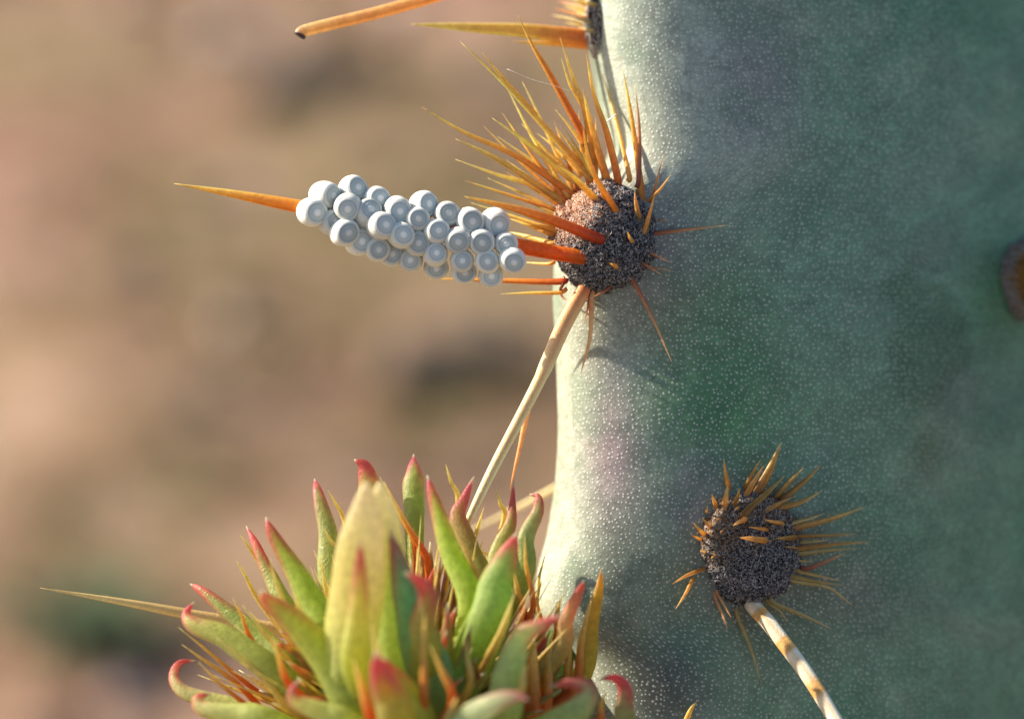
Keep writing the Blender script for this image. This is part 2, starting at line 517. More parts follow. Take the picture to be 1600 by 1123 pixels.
# skin colours: grey green wax with rubbed green places, purplish flushes, and painted sun and shade
C = np.zeros(U.shape + (3,))
n1 = fbm(U / 150 + 3, VV / 150, 0, 4); n2 = fbm(U / 90 + 30, VV / 90 + 9, 0, 4); n3 = fbm(U / 200 + 9, VV / 200 + 44, 0, 3)
def lerp(C, col, k):
    return C + (np.array(col) - C) * np.clip(k, 0, 1)[..., None]
C[:] = (0.098, 0.175, 0.122)
C = lerp(C, (0.062, 0.145, 0.090), sstep(.45, .65, n1) * .7)
C = lerp(C, (0.18, 0.225, 0.17), sstep(.50, .75, n2) * .35)
lit_rim = np.exp(-(np.clip(PXv - (np.interp(PYv, EY, EX)), 0, None) / 175) ** 2)
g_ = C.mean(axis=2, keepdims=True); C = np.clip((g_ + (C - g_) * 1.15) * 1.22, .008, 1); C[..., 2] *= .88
C = lerp(C, (0.37, 0.385, 0.30), lit_rim * (.65 + .4 * n1))  # sunlit look of the pad edge painted into the wax as a pale band
C = lerp(C, (0.36, 0.40, 0.33), gauss(1080, 120, 140, 240) * .6)  # painted as well: the broader sunlit area above the upper cushion
C = lerp(C, (0.33, 0.225, 0.245), gauss(960, 700, 45, 120) * .8)
C = lerp(C, (0.055, 0.20, 0.045), gauss(1120, 650, 100, 95) * .7)
C = lerp(C, (0.065, 0.18, 0.07), gauss(1100, 480, 90, 120) * .7)
C = lerp(C, (0.12, 0.225, 0.165), gauss(1420, 330, 170, 220) * .55)
C = lerp(C, (0.024, 0.075, 0.022), sstep(.33, .60, gauss(1450, 505, 75 , 130) * (-.05 + 2.0 * fbm(U / 60 + 7, VV / 60 + 3, 0, 5))) * .62)
C = lerp(C, (0.03, 0.110, 0.028), gauss(1556, 450, 45, 75) * .85)
C = lerp(C, (0.09, 0.13, 0.05), gauss(1450, 700, 28, 50) * .7)
C = lerp(C, (0.26, 0.21, 0.22), gauss(1090, 770, 45, 60) * .7)
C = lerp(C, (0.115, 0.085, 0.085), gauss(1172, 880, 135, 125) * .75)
C = lerp(C, (0.10, 0.095, 0.085), gauss(1330, 930, 110, 80) * .5)
C = lerp(C, (0.15, 0.125, 0.145), gauss(1010, 400, 90, 110) * .75)
C = lerp(C, (0.19, 0.155, 0.185), gauss(1180, 110, 80, 160) * .5)
C = lerp(C, (0.075, 0.15, 0.115), gauss(1070, 1010, 60, 50) * .7)
C = lerp(C, (0.045, 0.035, 0.03), gauss(1030, 1075, 75, 65) * .8)  # shade beside the young shoot painted as a dark patch
C = lerp(C, (0.12, 0.12, 0.06), gauss(975, 980, 50, 90) * .55)
C = lerp(C, (0.10, 0.09, 0.08), gauss(1520, 640, 80, 80) * .35)
pv = np.stack([U.ravel(), VV.ravel(), W.ravel()], 1)
PW = L2W(pv)
bv = BVHTree.FromPolygons([Vector(a) for a in PW], pf.tolist())

root0 = P(1700, 3300, -250)
cactus = empty('prickly_pear_cactus', Vector((root0.x, root0.y, 0)))
tag(cactus, 'grey green prickly pear with dark woolly spine cushions, orange spines and a leafy young shoot', 'cactus')
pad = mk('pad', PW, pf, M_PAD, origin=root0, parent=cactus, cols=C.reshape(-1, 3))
# skin coordinates: arc length round the pad and height, in papilla spacings
seg = np.hypot(np.diff(U, axis=1, append=U[:, :1]), np.diff(W, axis=1, append=W[:, :1]))
arc = np.concatenate([np.zeros((NR, 1)), np.cumsum(seg, axis=1)], axis=1)      # NR x NT+1
arc = arc - arc[:, NT // 2:NT // 2 + 1] * 0
smooth_arc = arc.copy()
uvl = pad.data.uv_layers.new(name='skin')
r_i = np.repeat(np.arange(NR - 1), NT); c_i = np.tile(np.arange(NT), NR - 1)
SP = 7.7
uva = np.zeros((len(r_i), 4, 2))
for k, (dr, dc) in enumerate(((0, 0), (0, 1), (1, 1), (1, 0))):
    uva[:, k, 0] = arc[r_i + dr, c_i + dc] / SP
    uva[:, k, 1] = VV[r_i + dr, 0] / SP
uvl.data.foreach_set('uv', uva.ravel())

# the older pad below the frame that carries this one down to the soil
lv = []; lf = []
n_u, n_v = 40, 30
c0 = P(2150, 3300, -300)
topz = c0.z + 3.0; cz = topz / 2 - 1.0; hz = topz / 2 + 1.0
for i in range(n_v + 1):
    a = math.pi * i / n_v - math.pi / 2
    for j in range(n_u):
        b = 2 * math.pi * j / n_u
        lv.append((c0.x + 4.8 * math.cos(a) ** .8 * math.cos(b) if i not in (0, n_v) else c0.x, c0.y + .8 + 1.3 * max(0, math.cos(a)) ** .8 * math.sin(b), cz + hz * math.sin(a)))
for i in range(n_v):
    for j in range(n_u):
        lf.append((i * n_u + j, i * n_u + (j + 1) % n_u, (i + 1) * n_u + (j + 1) % n_u, (i + 1) * n_u + j))
lp = mk('lower_pad', lv, lf, M_PAD, origin=(c0.x, c0.y, 0), parent=cactus, cols=[(0.14, 0.2, 0.16)] * len(lv))

# ------------------------------------------------------------------ areole cushions
def cushion(center_pw, radii, depth_axis, nf, colf, name_label, flen=(4, 7.5), lump=0.085, width=0.55, baseb=(0.03, 0.027, 0.03)):
    """domed cushion of curled wool. center (px,py,w); radii along right, up, and out; depth_axis world vector it faces"""
    c = P(*center_pw)
    z = Vector(depth_axis).normalized()
    x = (RT - z * RT.dot(z)).normalized(); y = z.cross(x)
    if y.dot(UP) < 0: y = -y
    xn, yn, zn = np.array(x), np.array(y), np.array(z); cn = np.array(c)
    rx, ry, rz = (r * K for r in radii)
    # dome
    vs = []; fs = []; cs = []
    NA, NB = 48, 24
    for i in range(NB + 1):
        a = math.pi * .62 * i / NB
        for j in range(NA):
            b = 2 * math.pi * j / NA
            d = np.array([math.sin(a) * math.cos(b), math.sin(a) * math.sin(b), math.cos(a)])
            s = 1 + lump * (2 * float(vnoise(d[0] * 3.2 + 20, d[1] * 3.2 + 20, 3.3)) - 1) - .03
            vs.append(cn + (xn * d[0] * rx + yn * d[1] * ry + zn * d[2] * rz) * s * .95)
            cs.append(baseb)
    for i in range(NB):
        for j in range(NA):
            fs.append((i * NA + j, i * NA + (j + 1) % NA, (i + 1) * NA + (j + 1) % NA, (i + 1) * NA + j))
    ar = mk('areole', vs, fs, M_FELTBASE, origin=c, parent=cactus, cols=cs, label=name_label)
    # wool
    rs = np.random.RandomState(int(center_pw[0]))
    ct = rs.uniform(-.3, 1, nf); ph = rs.uniform(0, 2 * math.pi, nf)
    st = np.sqrt(1 - ct ** 2)
    D = np.stack([st * np.cos(ph), st * np.sin(ph), ct], 1)
    s = 1 + lump * (2 * vnoise(D[:, 0] * 3.2 + 20, D[:, 1] * 3.2 + 20, 3.3) - 1) - .03
    s2 = (s + .09 * (vnoise(D[:, 0] * 11 + 9, D[:, 1] * 11 + 9, 1.3) - .4) + .05 * (vnoise(D[:, 0] * 27 + 9, D[:, 1] * 27 + 9, 2.3) - .5))[:, None]
    root = cn + (D[:, 0:1] * rx * xn + D[:, 1:2] * ry * yn + D[:, 2:3] * rz * zn) * s2 * .955
    N = D[:, 0:1] / rx * xn + D[:, 1:2] / ry * yn + D[:, 2:3] / rz * zn
    N /= np.linalg.norm(N, axis=1)[:, None]
    T = rs.randn(nf, 3); T -= N * (T * N).sum(1)[:, None]; T /= np.linalg.norm(T, axis=1)[:, None]
    B = np.cross(N, T)
    L = rs.uniform(flen[0], flen[1], nf)[:, None] * K
    wd = (rs.uniform(.7, 1.5, nf) * width)[:, None] * K
    lift = rs.uniform(.15, .9, nf)[:, None]
    curl = rs.uniform(-.5, .5, nf)[:, None]
    rings = []
    for k in range(4):
        t = k / 3
        p = root + T * L * t * (1 - .25 * t) + N * L * lift * math.sin(t * 2.3) * .55 + B * L * curl * t * t
        w_ = wd * (1 - .55 * t * t)
        for e in range(3):
            a = 2 * math.pi * e / 3
            rings.append(p + (B * math.cos(a) + N * math.sin(a)) * w_)
    V = np.stack(rings, 1).reshape(-1, 3)
    o = np.arange(nf)[:, None, None] * 12
    fl = []
    for k in range(3):
        for e in range(3):
            fl.append((k * 3 + e, k * 3 + (e + 1) % 3, k * 3 + 3 + (e + 1) % 3, k * 3 + 3 + e))
    F = (o + np.array(fl)[None]).reshape(-1, 4)
    col = colf(D, rs)
    col = np.repeat(col, 12, axis=0)
    felt = mk('wool', V, F, M_FELT, origin=c, parent=ar, cols=col, kind='stuff')
    return ar, c, (xn, yn, zn, rx, ry, rz, cn)

def saltpepper(n, rs, dark=.50, grey=.28):
    r = rs.rand(n)
    c = np.zeros((n, 3)); c[:] = (0.042, 0.038, 0.044)
    c[r > dark] = (0.30, 0.29, 0.30)
    c[r > dark + grey] = (0.56, 0.54, 0.52)
    return c * rs.uniform(.6, 1.3, n)[:, None]
def colA(D, rs):
    n = len(D); c = saltpepper(n, rs)
    t = np.exp(-(((D[:, 0] + .38) / .62) ** 2 + ((D[:, 1] - .45) / .50) ** 2)) * (1.1 + .8 * vnoise(D[:, 0] * 6 + 9, D[:, 1] * 6 + 9))
    m = rs.rand(n) < t * 1.05
    warm = np.array([(0.72, 0.38, 0.22), (0.80, 0.58, 0.42), (0.45, 0.16, 0.06), (0.80, 0.70, 0.60)])[rs.randint(0, 4, n)]
    c[m] = warm[m]
    return c
def colB(D, rs):
    n = len(D); c = saltpepper(n, rs, .48, .30)
    t = sstep(-.25, .45, D[:, 1] + .2 * (vnoise(D[:, 0] * 4 + 9, D[:, 1] * 4 + 9) - .5)) * .42 + .35 * sstep(.2, .9, -D[:, 0]) * (D[:, 1] > -.35)
    m = rs.rand(n) < t
    warm = np.array([(0.46, 0.30, 0.14), (0.34, 0.18, 0.07), (0.18, 0.08, 0.04), (0.55, 0.44, 0.30)])[rs.randint(0, 4, n)]
    c[m] = warm[m]
    return c
def colC(D, rs):
    n = len(D); r = np.hypot(D[:, 0], D[:, 1]); c = np.zeros((n, 3)); c[:] = (0.42, 0.22, 0.04)
    c[rs.rand(n) < .35] = (0.16, 0.06, 0.02)
    m = r > .66 + .16 * rs.rand(n); c[m] = (0.34, 0.31, 0.28)
    return c * rs.uniform(.6, 1.3, n)[:, None]

sA = surf(968, 370); wA = W2P(sA[0])[2]
nA = (RT * -.50 - FW * .86 + UP * .02)
arA, cA, frA = cushion((943, 369, wA - 22), (88, 93, 74), nA, 34000, colA, 'large dark woolly cushion with tan patch on the pad edge, ringed by long golden spines')
sB = surf(1172, 850); wB = W2P(sB[0])[2]
nB = (sB[1] * .75 - FW * .5)
arB, cB, frB = cushion((1172, 852, wB - 12), (84, 96, 58), nB, 34000, colB, 'dark woolly cushion on the lower pad face with short olive spines')
sC = surf(1594, 432)
arC, cC, frC = cushion((1606, 436, W2P(sC[0])[2] - 6), (52, 70, 30), sC[1], 5000, colC, 'brown cushion with a grey ring, cut by the frame edge', baseb=(.2, .1, .02))
sD = surf(962, 40); wD = W2P(sD[0])[2]
def colD(D, rs):
    c = saltpepper(len(D), rs, .3, .3); m = rs.rand(len(D)) < .6; c[m] = (0.66, 0.56, 0.44); return c
arD, cD, frD = cushion((945, 38, wD - 50), (30, 66, 34), (RT * -.95 - FW * .3), 2200, colD, 'blurred cushion on the pad edge at the top of the frame')
arE, cE, frE = cushion((1048, 1190, surf_w(1048, 1190) - 8), (50, 55, 35), surf(1048, 1190)[1], 1800, colB, 'cushion just below the frame')
sG = surf(872, 905)
arF, cF, frF = cushion((955, -140, surf_w(985, -140) - 50), (40, 60, 34), (RT * -.9 - FW * .4), 1500, colD, 'cushion on the pad edge above the frame')
arH, cH, frH = cushion((915, 745, surf_w(900, 745) - 330), (26, 46, 30), (RT * -.6 + FW * .8), 800, colD, 'cushion on the hidden side of the pad')
arI, cI, frI = cushion((928, 1076, surf_w(945, 1072) - 120), (15, 26, 18), (RT * -1.0 + FW * .1), 800, colD, 'cushion on the pad edge behind the young shoot')

def dome_pt(fr, px, py):
    """front surface of a cushion seen at this position, or None"""
    xn, yn, zn, rx, ry, rz, cn = fr
    d = np.array((P(px, py, 0) - CAM).normalized()); o = CAMn - cn
    M = np.array([xn / rx, yn / ry, zn / rz]) / .955
    a, b = M @ d, M @ o
    A, B, Cc = a @ a, 2 * a @ b, b @ b - 1
    disc = B * B - 4 * A * Cc
    if disc < 0: return None
    return Vector(CAMn + d * ((-B - math.sqrt(disc)) / (2 * A)))

# ------------------------------------------------------------------ spines
GOLD = ramp([(0, (0.530, 0.111, 0.017)), (.25, (0.731, 0.250, 0.028)), (.6, (0.782, 0.441, 0.068)), (.9, (0.825, 0.632, 0.152)), (1, (0.567, 0.397, 0.138))])
GOLD2 = ramp([(0, (0.630, 0.294, 0.041)), (.3, (0.757, 0.426, 0.068)), (.7, (0.807, 0.617, 0.138)), (1, (0.782, 0.676, 0.248))])
REDG = ramp([(0, (0.378, 0.039, 0.008)), (.22, (0.567, 0.072, 0.014)), (.5, (0.731, 0.294, 0.041)), (1, (0.825, 0.617, 0.138))])
EGGS = ramp([(0, (0.62, 0.09, 0.012)), (.18, (0.80, 0.17, 0.015)), (.55, (0.80, 0.24, 0.03)), (.72, (0.80, 0.38, 0.05)), (.9, (0.80, 0.54, 0.12)), (1, (0.80, 0.60, 0.20))])
PALE = ramp([(0, (0.76, 0.15, 0.03)), (.12, (0.82, 0.24, 0.07)), (.3, (0.87, 0.50, 0.19)), (.6, (0.88, 0.66, 0.29)), (.9, (0.88, 0.72, 0.33)), (1, (0.75, 0.5, 0.2))])
PALE2 = ramp([(0, (0.585, 0.208, 0.062)), (.3, (0.780, 0.416, 0.163)), (.7, (0.850, 0.546, 0.225)), (1, (0.780, 0.390, 0.125))])
RUST = ramp([(0, (0.208, 0.065, 0.037)), (.4, (0.429, 0.156, 0.062)), (.75, (0.676, 0.416, 0.175)), (1, (0.806, 0.624, 0.325))])
OLIVE = ramp([(0, (0.260, 0.091, 0.019)), (.3, (0.403, 0.208, 0.044)), (.7, (0.546, 0.377, 0.088)), (1, (0.715, 0.546, 0.188))])
OLIVE2 = ramp([(0, (0.390, 0.286, 0.088)), (.6, (0.520, 0.442, 0.150)), (1, (0.650, 0.546, 0.250))])
STUB = ramp([(0, (0.520, 0.234, 0.050)), (.5, (0.715, 0.429, 0.100)), (1, (0.850, 0.585, 0.225))])
BLACKTIP = ramp([(0, (0.806, 0.286, 0.062)), (.3, (0.850, 0.429, 0.100)), (.8, (0.850, 0.598, 0.250)), (.93, (0.715, 0.494, 0.250)), (.95, (0.06, 0.05, 0.05)), (1, (0.04, 0.035, 0.04))])
def SHADE_BAND(t):
    x = (t * 5.2 + .25) % 1
    a = (0.88, 0.78, 0.50); b = (0.70, 0.42, 0.12)
    k = sstep(.56, .64, x) * (1 - sstep(.88, .96, x))  # bands of shadow crossing the spine, put into its colour
    c = tuple(a[i] + (b[i] - a[i]) * float(k) for i in range(3))
    if t < .12:
        k = 1 - t / .12; c = tuple(c[i] + ((0.20, 0.12, 0.07)[i] - c[i]) * k for i in range(3))
    return c

def spine(areole, frame, pts, width, ramp_, lift=None, n=18, prof=None, flat=.8, label=None, base_w=None, tip_w=None, blunt=0.0, mat=None, behind=False):
    """pts run tip -> base in photograph pixels; lift = how far the tip stands off whatever is behind it"""
    pts = pts[::-1]                         # base first
    bx, by = pts[0]
    b0 = dome_pt(frame, bx, by)
    if base_w is not None: b0 = P(bx, by, base_w)
    if b0 is None:
        b0 = P(bx, by, W2P(Vector(frame[6]))[2] + 10)
    bw = W2P(b0)[2]
    tx, ty = pts[-1]
    if tip_w is None:
        sw = surf_w(tx, ty)
        if sw is not None and (lift is None): tip_w = max(sw + 22, bw - 30)
        elif sw is not None: tip_w = sw + lift
        else: tip_w = bw + (lift if lift is not None else 10)
    total = [0]
    for a, b in zip(pts, pts[1:]): total.append(total[-1] + math.hypot(b[0] - a[0], b[1] - a[1]))
    ctrl = []
    for (x, y), s in zip(pts, total):
        f = s / total[-1]; ww = bw + (tip_w - bw) * f
        if s > 0:
            sw = surf_w(x, y)
            if sw is not None and not behind: ww = max(ww, sw + width * .5 + 2)
            d = dome_pt(frame, x, y)
            if d is not None: ww = max(ww, W2P(d)[2] + width * .4 * min(1, f * 3))
        ctrl.append(P(x, y, ww))
    # sink the root into the cushion
    dirv = (ctrl[1] - ctrl[0]).normalized()
    cen = Vector(frame[6])
    sink = (cen - ctrl[0]).normalized() * (.6) - dirv * .6
    ctrl = [ctrl[0] + sink.normalized() * K * 14] + ctrl
    R = width * .5 * K
    pr = prof or (lambda t: max(0.0, 1 - t ** 2.0) ** .95 * (.9 + .15 * math.sin(min(1, t * 2.4) * math.pi * .6)))
    q1, q2, q3 = rnd.random() * 6, rnd.random() * 6, rnd.uniform(1.0, 1.22)
    def sc_(t, a):
        c = ramp_(t); m = q3 * (1 + .20 * math.cos(2 * a + q1) + .12 * math.cos(5 * a + q2) + .08 * math.sin(37 * t + q1) * math.sin(61 * t + q2))
        return (min(.9, c[0] * m), min(.88, c[1] * .92 * m ** 1.15), c[2] * m ** 1.5)
    v, f, c = tube(ctrl, lambda t: R * max(pr(t), blunt) + .2 * K, sc_, n=int(n * 1.5), sides=12 if width < 14 else 18, flat=flat, ridge=.09, wob=.022)
    return mk('spine', v, f, mat or M_SPINE, origin=ctrl[1], parent=areole, cols=c, label=label)

Z1 = lambda x, y: (620 + x / 2.857, y / 2.857)
Z2 = lambda x, y: (620 + x / 2.857, 240 + y / 2.857)
Z6 = lambda x, y: (1000 + x / 2.48, 670 + y / 2.48)
def m1(*p): return [Z1(*q) for q in p]
def m2(*p): return [Z2(*q) for q in p]
def m6(*p): return [Z6(*q) for q in p]
A1 = [
    (m1((283, 187), (480, 375), (680, 590), (850, 780)), 38, GOLD2, 30), (m1((380, 235), (470, 345), (600, 490)), 24, GOLD2, 20),
    (m1((540, 68), (610, 210), (690, 345), (835, 610)), 32, GOLD, 25), (m1((728, 168), (780, 330), (840, 500), (872, 700)), 30, GOLD2, 15),
    (m1((735, 262), (775, 380), (835, 480)), 20, GOLD2, 20), (m1((845, 243), (880, 420), (940, 600), (985, 790)), 36, GOLD, 10),
    (m1((830, 398), (868, 560), (930, 780)), 36, GOLD, 30), (m1((915, 322), (965, 490), (1035, 770)), 24, GOLD2, -5),
    (m1((1010, 312), (1050, 540), (1095, 880)), 28, GOLD, 60), (m1((1063, 382), (1082, 580), (1080, 800)), 26, RUST, 50),
    (m1((828, 548), (860, 720), (935, 890)), 28, GOLD, 50), (m1((708, 490), (790, 590), (860, 700)), 24, GOLD2, -20),
    (m1((708, 562), (790, 670), (850, 770)), 22, GOLD2, 5), (m1((742, 562), (820, 690), (880, 800)), 26, GOLD2, 20),
    (m1((425, 527), (600, 650), (790, 810)), 36, GOLD2, 20), (m1((558, 555), (660, 665), (780, 780)), 26, GOLD2, -10),
    (m1((450, 610), (600, 715), (750, 830)), 24, GOLD2, -30), (m1((110, 477), (300, 590), (530, 695), (760, 850)), 34, GOLD, 0),
    (m1((262, 620), (450, 712), (730, 895)), 32, GOLD2, 10), (m1((262, 712), (450, 780), (600, 825), (730, 905)), 30, GOLD2, -20),
    (m1((625, 595), (700, 655), (800, 760)), 20, GOLD2, -30), (m1((718, 738), (800, 800), (885, 890)), 32, GOLD2, 60),
    (m1((815, 655), (880, 780), (975, 935)), 28, GOLD, 70), (m1((585, 900), (650, 930), (720, 965)), 20, GOLD2, -10),
    (m1((305, 880), (480, 920), (720, 1010)), 30, GOLD2, -20), (m1((330, 905), (500, 960), (710, 1030)), 22, GOLD2, -40),
    (m1((1190, 690), (1150, 850), (1125, 905)), 22, RUST, 60), (m1((1222, 780), (1175, 845), (1120, 900)), 18, STUB, 55),
    (m1((1152, 865), (1130, 950), (1105, 1030)), 26, STUB, 90), (m1((1062, 850), (1068, 910), (1080, 970)), 24, STUB, 70),
    (m1((1030, 1035), (1040, 1060), (1052, 1082)), 18, STUB, 60), (m1((1480, 1005), (1300, 1025), (1150, 1042)), 20, RUST, 24),
    (m1((1215, 990), (1150, 978)), 14, RUST, 26),
    (m2((500, 290), (580, 315), (670, 350)), 26, GOLD2, -30), (m2((500, 350), (580, 370), (680, 400)), 28, GOLD2, -50),
    (m2((462, 627), (600, 622), (725, 620)), 20, GOLD2, -20), (m2((145, 558), (420, 565), (718, 572)), 28, REDG, -60),
    (m2((560, 485), (670, 492)), 18, GOLD2, -40), (m2((1225, 488), (1170, 462), (1115, 438)), 14, RUST, 24),
    (m2((1185, 543), (1140, 515), (1095, 488)), 13, RUST, 22), (m2((1240, 528), (1160, 510), (1100, 500)), 10, RUST, 20),
    (m2((1230, 935), (1140, 730), (1045, 550)), 22, RUST, 34), (m2((820, 985), (862, 820), (870, 640)), 26, PALE2, 40),
    (m2((860, 645), (905, 625), (945, 600)), 16, RUST, 50), (m2((950, 490), (965, 496), (985, 506)), 20, STUB, 95),
    (m2((835, 760), (850, 700), (860, 640)), 12, RUST, 10), (m2((760, 655), (740, 640), (730, 610)), 14, RUST, 0),
]
for (p, wd, rp, lf_) in A1:
    spine(arA, frA, p, wd / 2.857 * 1.0, rp, lf_)
# thinner ones filling the fan
for k in range(11):
    a = math.radians(-72 + 76 * ((k * .618) % 1)); L = rnd.uniform(90, 190)
    bx_, by_ = 925 + 62 * math.sin(a * 1.2) + rnd.uniform(-8, 8), 345 - 62 * math.cos(a) + rnd.uniform(-6, 6)
    tx_, ty_ = bx_ + L * math.sin(a), by_ - L * math.cos(a)
    if 480 < tx_ < 1010: spine(arA, frA, [(tx_, ty_), ((tx_ + bx_) / 2 + rnd.uniform(-4, 4), (ty_ + by_) / 2), (bx_, by_)], rnd.uniform(6.5, 9.5), rnd.choice([GOLD, GOLD2]), rnd.uniform(-55, -10))
# the strong ones
spine(arA, frA, m2((300, 190), (430, 222), (590, 262), (740, 315), (895, 378)), 19, REDG, 40, n=24)
EGG_SP = [(272, 287), (360, 302), (463, 322), (640, 352), (820, 386), (905, 401)]
bw_a = W2P(dome_pt(frA, 905, 401))[2]
espine = spine(arA, frA, EGG_SP, 26, EGGS, None, n=30, tip_w=bw_a - 14, label='long orange spine with the eggs glued round it',
      prof=lambda t: .95 if t < .6 else .95 * (1 - ((t - .6) / .4) ** 1.25 * .98))
spine(arA, frA, [(728, 822), (746, 782), (782, 710), (845, 590), (880, 510), (911, 455)], 25, PALE, 60, n=26, label='long pale spine pointing down', mat=M_PALE,
      prof=lambda t: .78 + .25 * math.sin(min(1, t * 1.6) * math.pi) if t < .5 else .82 - .38 * (t - .5) / .5, blunt=.2)
spine(arA, frA, [(796, 768), (812, 700), (836, 600), (895, 478)], 13, PALE2, 0, n=20)

B1 = [
    (((325, 118), (332, 170), (345, 228)), 20, STUB), (((548, 50), (510, 140), (460, 240)), 38, OLIVE), (((468, 118), (440, 165), (410, 222)), 18, OLIVE),
    (((480, 140), (450, 190), (418, 245)), 22, STUB), (((562, 180), (490, 250), (410, 322)), 28, OLIVE), (((633, 152), (590, 195), (540, 248)), 24, OLIVE),
    (((705, 135), (640, 200), (565, 262)), 28, OLIVE), (((705, 240), (620, 285), (545, 302)), 28, OLIVE), (((595, 262), (545, 285), (498, 312)), 24, STUB),
    (((710, 328), (660, 345), (595, 362)), 20, OLIVE2), (((872, 302), (740, 348), (605, 382)), 30, OLIVE), (((840, 405), (740, 412), (625, 415)), 18, OLIVE),
    (((895, 437), (760, 446), (615, 462)), 20, OLIVE), (((835, 463), (730, 470), (615, 482)), 22, OLIVE2), (((728, 432), (680, 434), (620, 438)), 16, OLIVE2),
    (((795, 480), (740, 505), (655, 538)), 18, RUST), (((672, 515), (610, 510)), 18, OLIVE2), (((778, 588), (700, 570), (630, 553)), 16, OLIVE2),
    (((790, 605), (700, 592), (600, 572)), 20, OLIVE2), (((825, 685), (770, 640), (720, 610), (600, 590)), 14, OLIVE2), (((748, 777), (640, 725), (525, 678)), 18, OLIVE2),
    (((572, 750), (545, 710), (505, 680)), 16, OLIVE2), (((472, 992), (430, 850), (380, 725)), 18, OLIVE2), (((125, 600), (180, 568), (250, 540)), 20, STUB),
    (((138, 697), (175, 640), (215, 562)), 18, STUB), (((340, 775), (320, 720), (290, 648)), 15, PALE2), (((355, 732), (325, 680), (295, 625)), 12, PALE2),
    (((205, 360), (225, 385), (255, 412)), 18, STUB), (((198, 410), (220, 420), (245, 432)), 14, STUB), (((240, 345), (255, 360), (275, 382)), 14, STUB),
    (((278, 252), (286, 275), (297, 305)), 20, STUB), (((262, 298), (258, 330)), 14, STUB), (((385, 228), (380, 255), (368, 290)), 16, OLIVE),
    (((340, 215), (335, 250), (330, 300)), 24, STUB), (((360, 375), (380, 362), (408, 350)), 22, STUB), (((385, 420), (430, 424), (485, 432)), 28, STUB),
    (((420, 378), (455, 384), (492, 390)), 16, STUB), (((480, 350), (510, 358), (548, 366)), 20, STUB), (((525, 424), (560, 422), (600, 420)), 24, OLIVE),
    (((365, 315), (380, 305)), 14, STUB), (((230, 470), (250, 475), (262, 480)), 16, STUB), (((275, 500), (288, 490)), 16, STUB), (((300, 345), (315, 352)), 12, STUB),
    (((560, 455), (610, 460)), 12, OLIVE), (((310, 400), (322, 392)), 12, STUB),
]
for (p, wd, rp) in B1:
    tipc_, bs = p[0], p[-1]
    stub = abs(tipc_[0] - bs[0]) + abs(tipc_[1] - bs[1]) < 130
    inn = dome_pt(frB, *Z6(*tipc_)) is not None
    if inn:      # short ones standing towards the lens
        q = dome_pt(frB, *Z6(*bs)); bw = W2P(q)[2] if q else wB + 40
        spine(arB, frB, m6(*p), wd / 2.48, rp, tip_w=bw + 45)
    else:
        spine(arB, frB, m6(*p), wd / 2.48, rp, 26 + rnd.uniform(0, 25))
spine(arB, frB, m6((870, 1330), (760, 1130), (640, 940), (520, 780), (440, 685)), 27, SHADE_BAND, 260, n=44, flat=.7, label='thick pale spine with light and dark bands', mat=M_PALE,
      prof=lambda t: 1.05 - .25 * t, blunt=.2)
# tip that enters at the bottom edge
spine(arE, frE, [Z6(222, 1052), Z6(190, 1100), (1060, 1160)], 13, GOLD2, 40)
# top cushion: long horizontal one and a blurred fan of short ones
spine(arD, frD, [(642, 38), (730, 43), (830, 49), (945, 62)], 27, ramp([(0, (0.40, 0.07, 0.012)), (.3, (0.66, 0.20, 0.03)), (.5, (0.80, 0.56, 0.12)), (1, (0.78, 0.70, 0.22))]), tip_w=wD - 20, base_w=wD - 50, n=24, flat=.6)
spine(arD, frD, [(800, 66), (870, 68), (940, 72)], 14, GOLD, tip_w=wD - 60, base_w=wD - 60)
for (tx, ty, bx_, by_) in ((862, 24, 935, 42), (880, 10, 938, 30), (888, -6, 940, 20), (900, -18, 942, 10), (872, 2, 936, 22), (890, 18, 940, 34), (905, 0, 942, 14), (882, 36, 938, 46), (915, -30, 944, 0), (868, 14, 936, 34), (876, -4, 938, 16), (894, 28, 940, 40), (902, 44, 941, 52), (884, 6, 938, 26)):
    spine(arD, frD, [(tx, ty), ((tx + bx_) / 2, (ty + by_) / 2 - 1), (bx_, by_)], rnd.uniform(8, 12), rnd.choice([GOLD2, OLIVE2, PALE2]), tip_w=wD - rnd.uniform(20, 110), base_w=wD - 50)
# broken spine with a blackened end
wF = W2P(cF)[2]
spine(arF, frF, [(468, 57), (474, 49), (500, 42), (590, 20), (700, -12), (820, -62), (950, -130)], 20, BLACKTIP, tip_w=wF + 80, base_w=wF, n=40,
      prof=lambda t: 1.0 - .1 * t, blunt=.6, label='broken spine with a blackened blunt end')
# spines of the hidden cushions
spine(arH, frH, [(690, 850), (800, 798), (880, 757), (925, 740)], 17, PALE, mat=M_PALE, behind=True, tip_w=W2P(cH)[2] - 60, base_w=W2P(cH)[2], n=18)
spine(arI, frI, [(62, 918), (180, 938), (330, 966), (600, 1012), (930, 1070)], 29, ramp([(0, (.6, .3, .08)), (.5, (.80, .58, .20)), (1, (.80, .64, .22))]), tip_w=40, base_w=W2P(cI)[2], n=30,
      prof=lambda t: .95 if t < .35 else .95 * (1 - ((t - .35) / .65) ** 1.3), label='long yellow spine reaching left behind the young shoot', mat=M_PALE, behind=True)

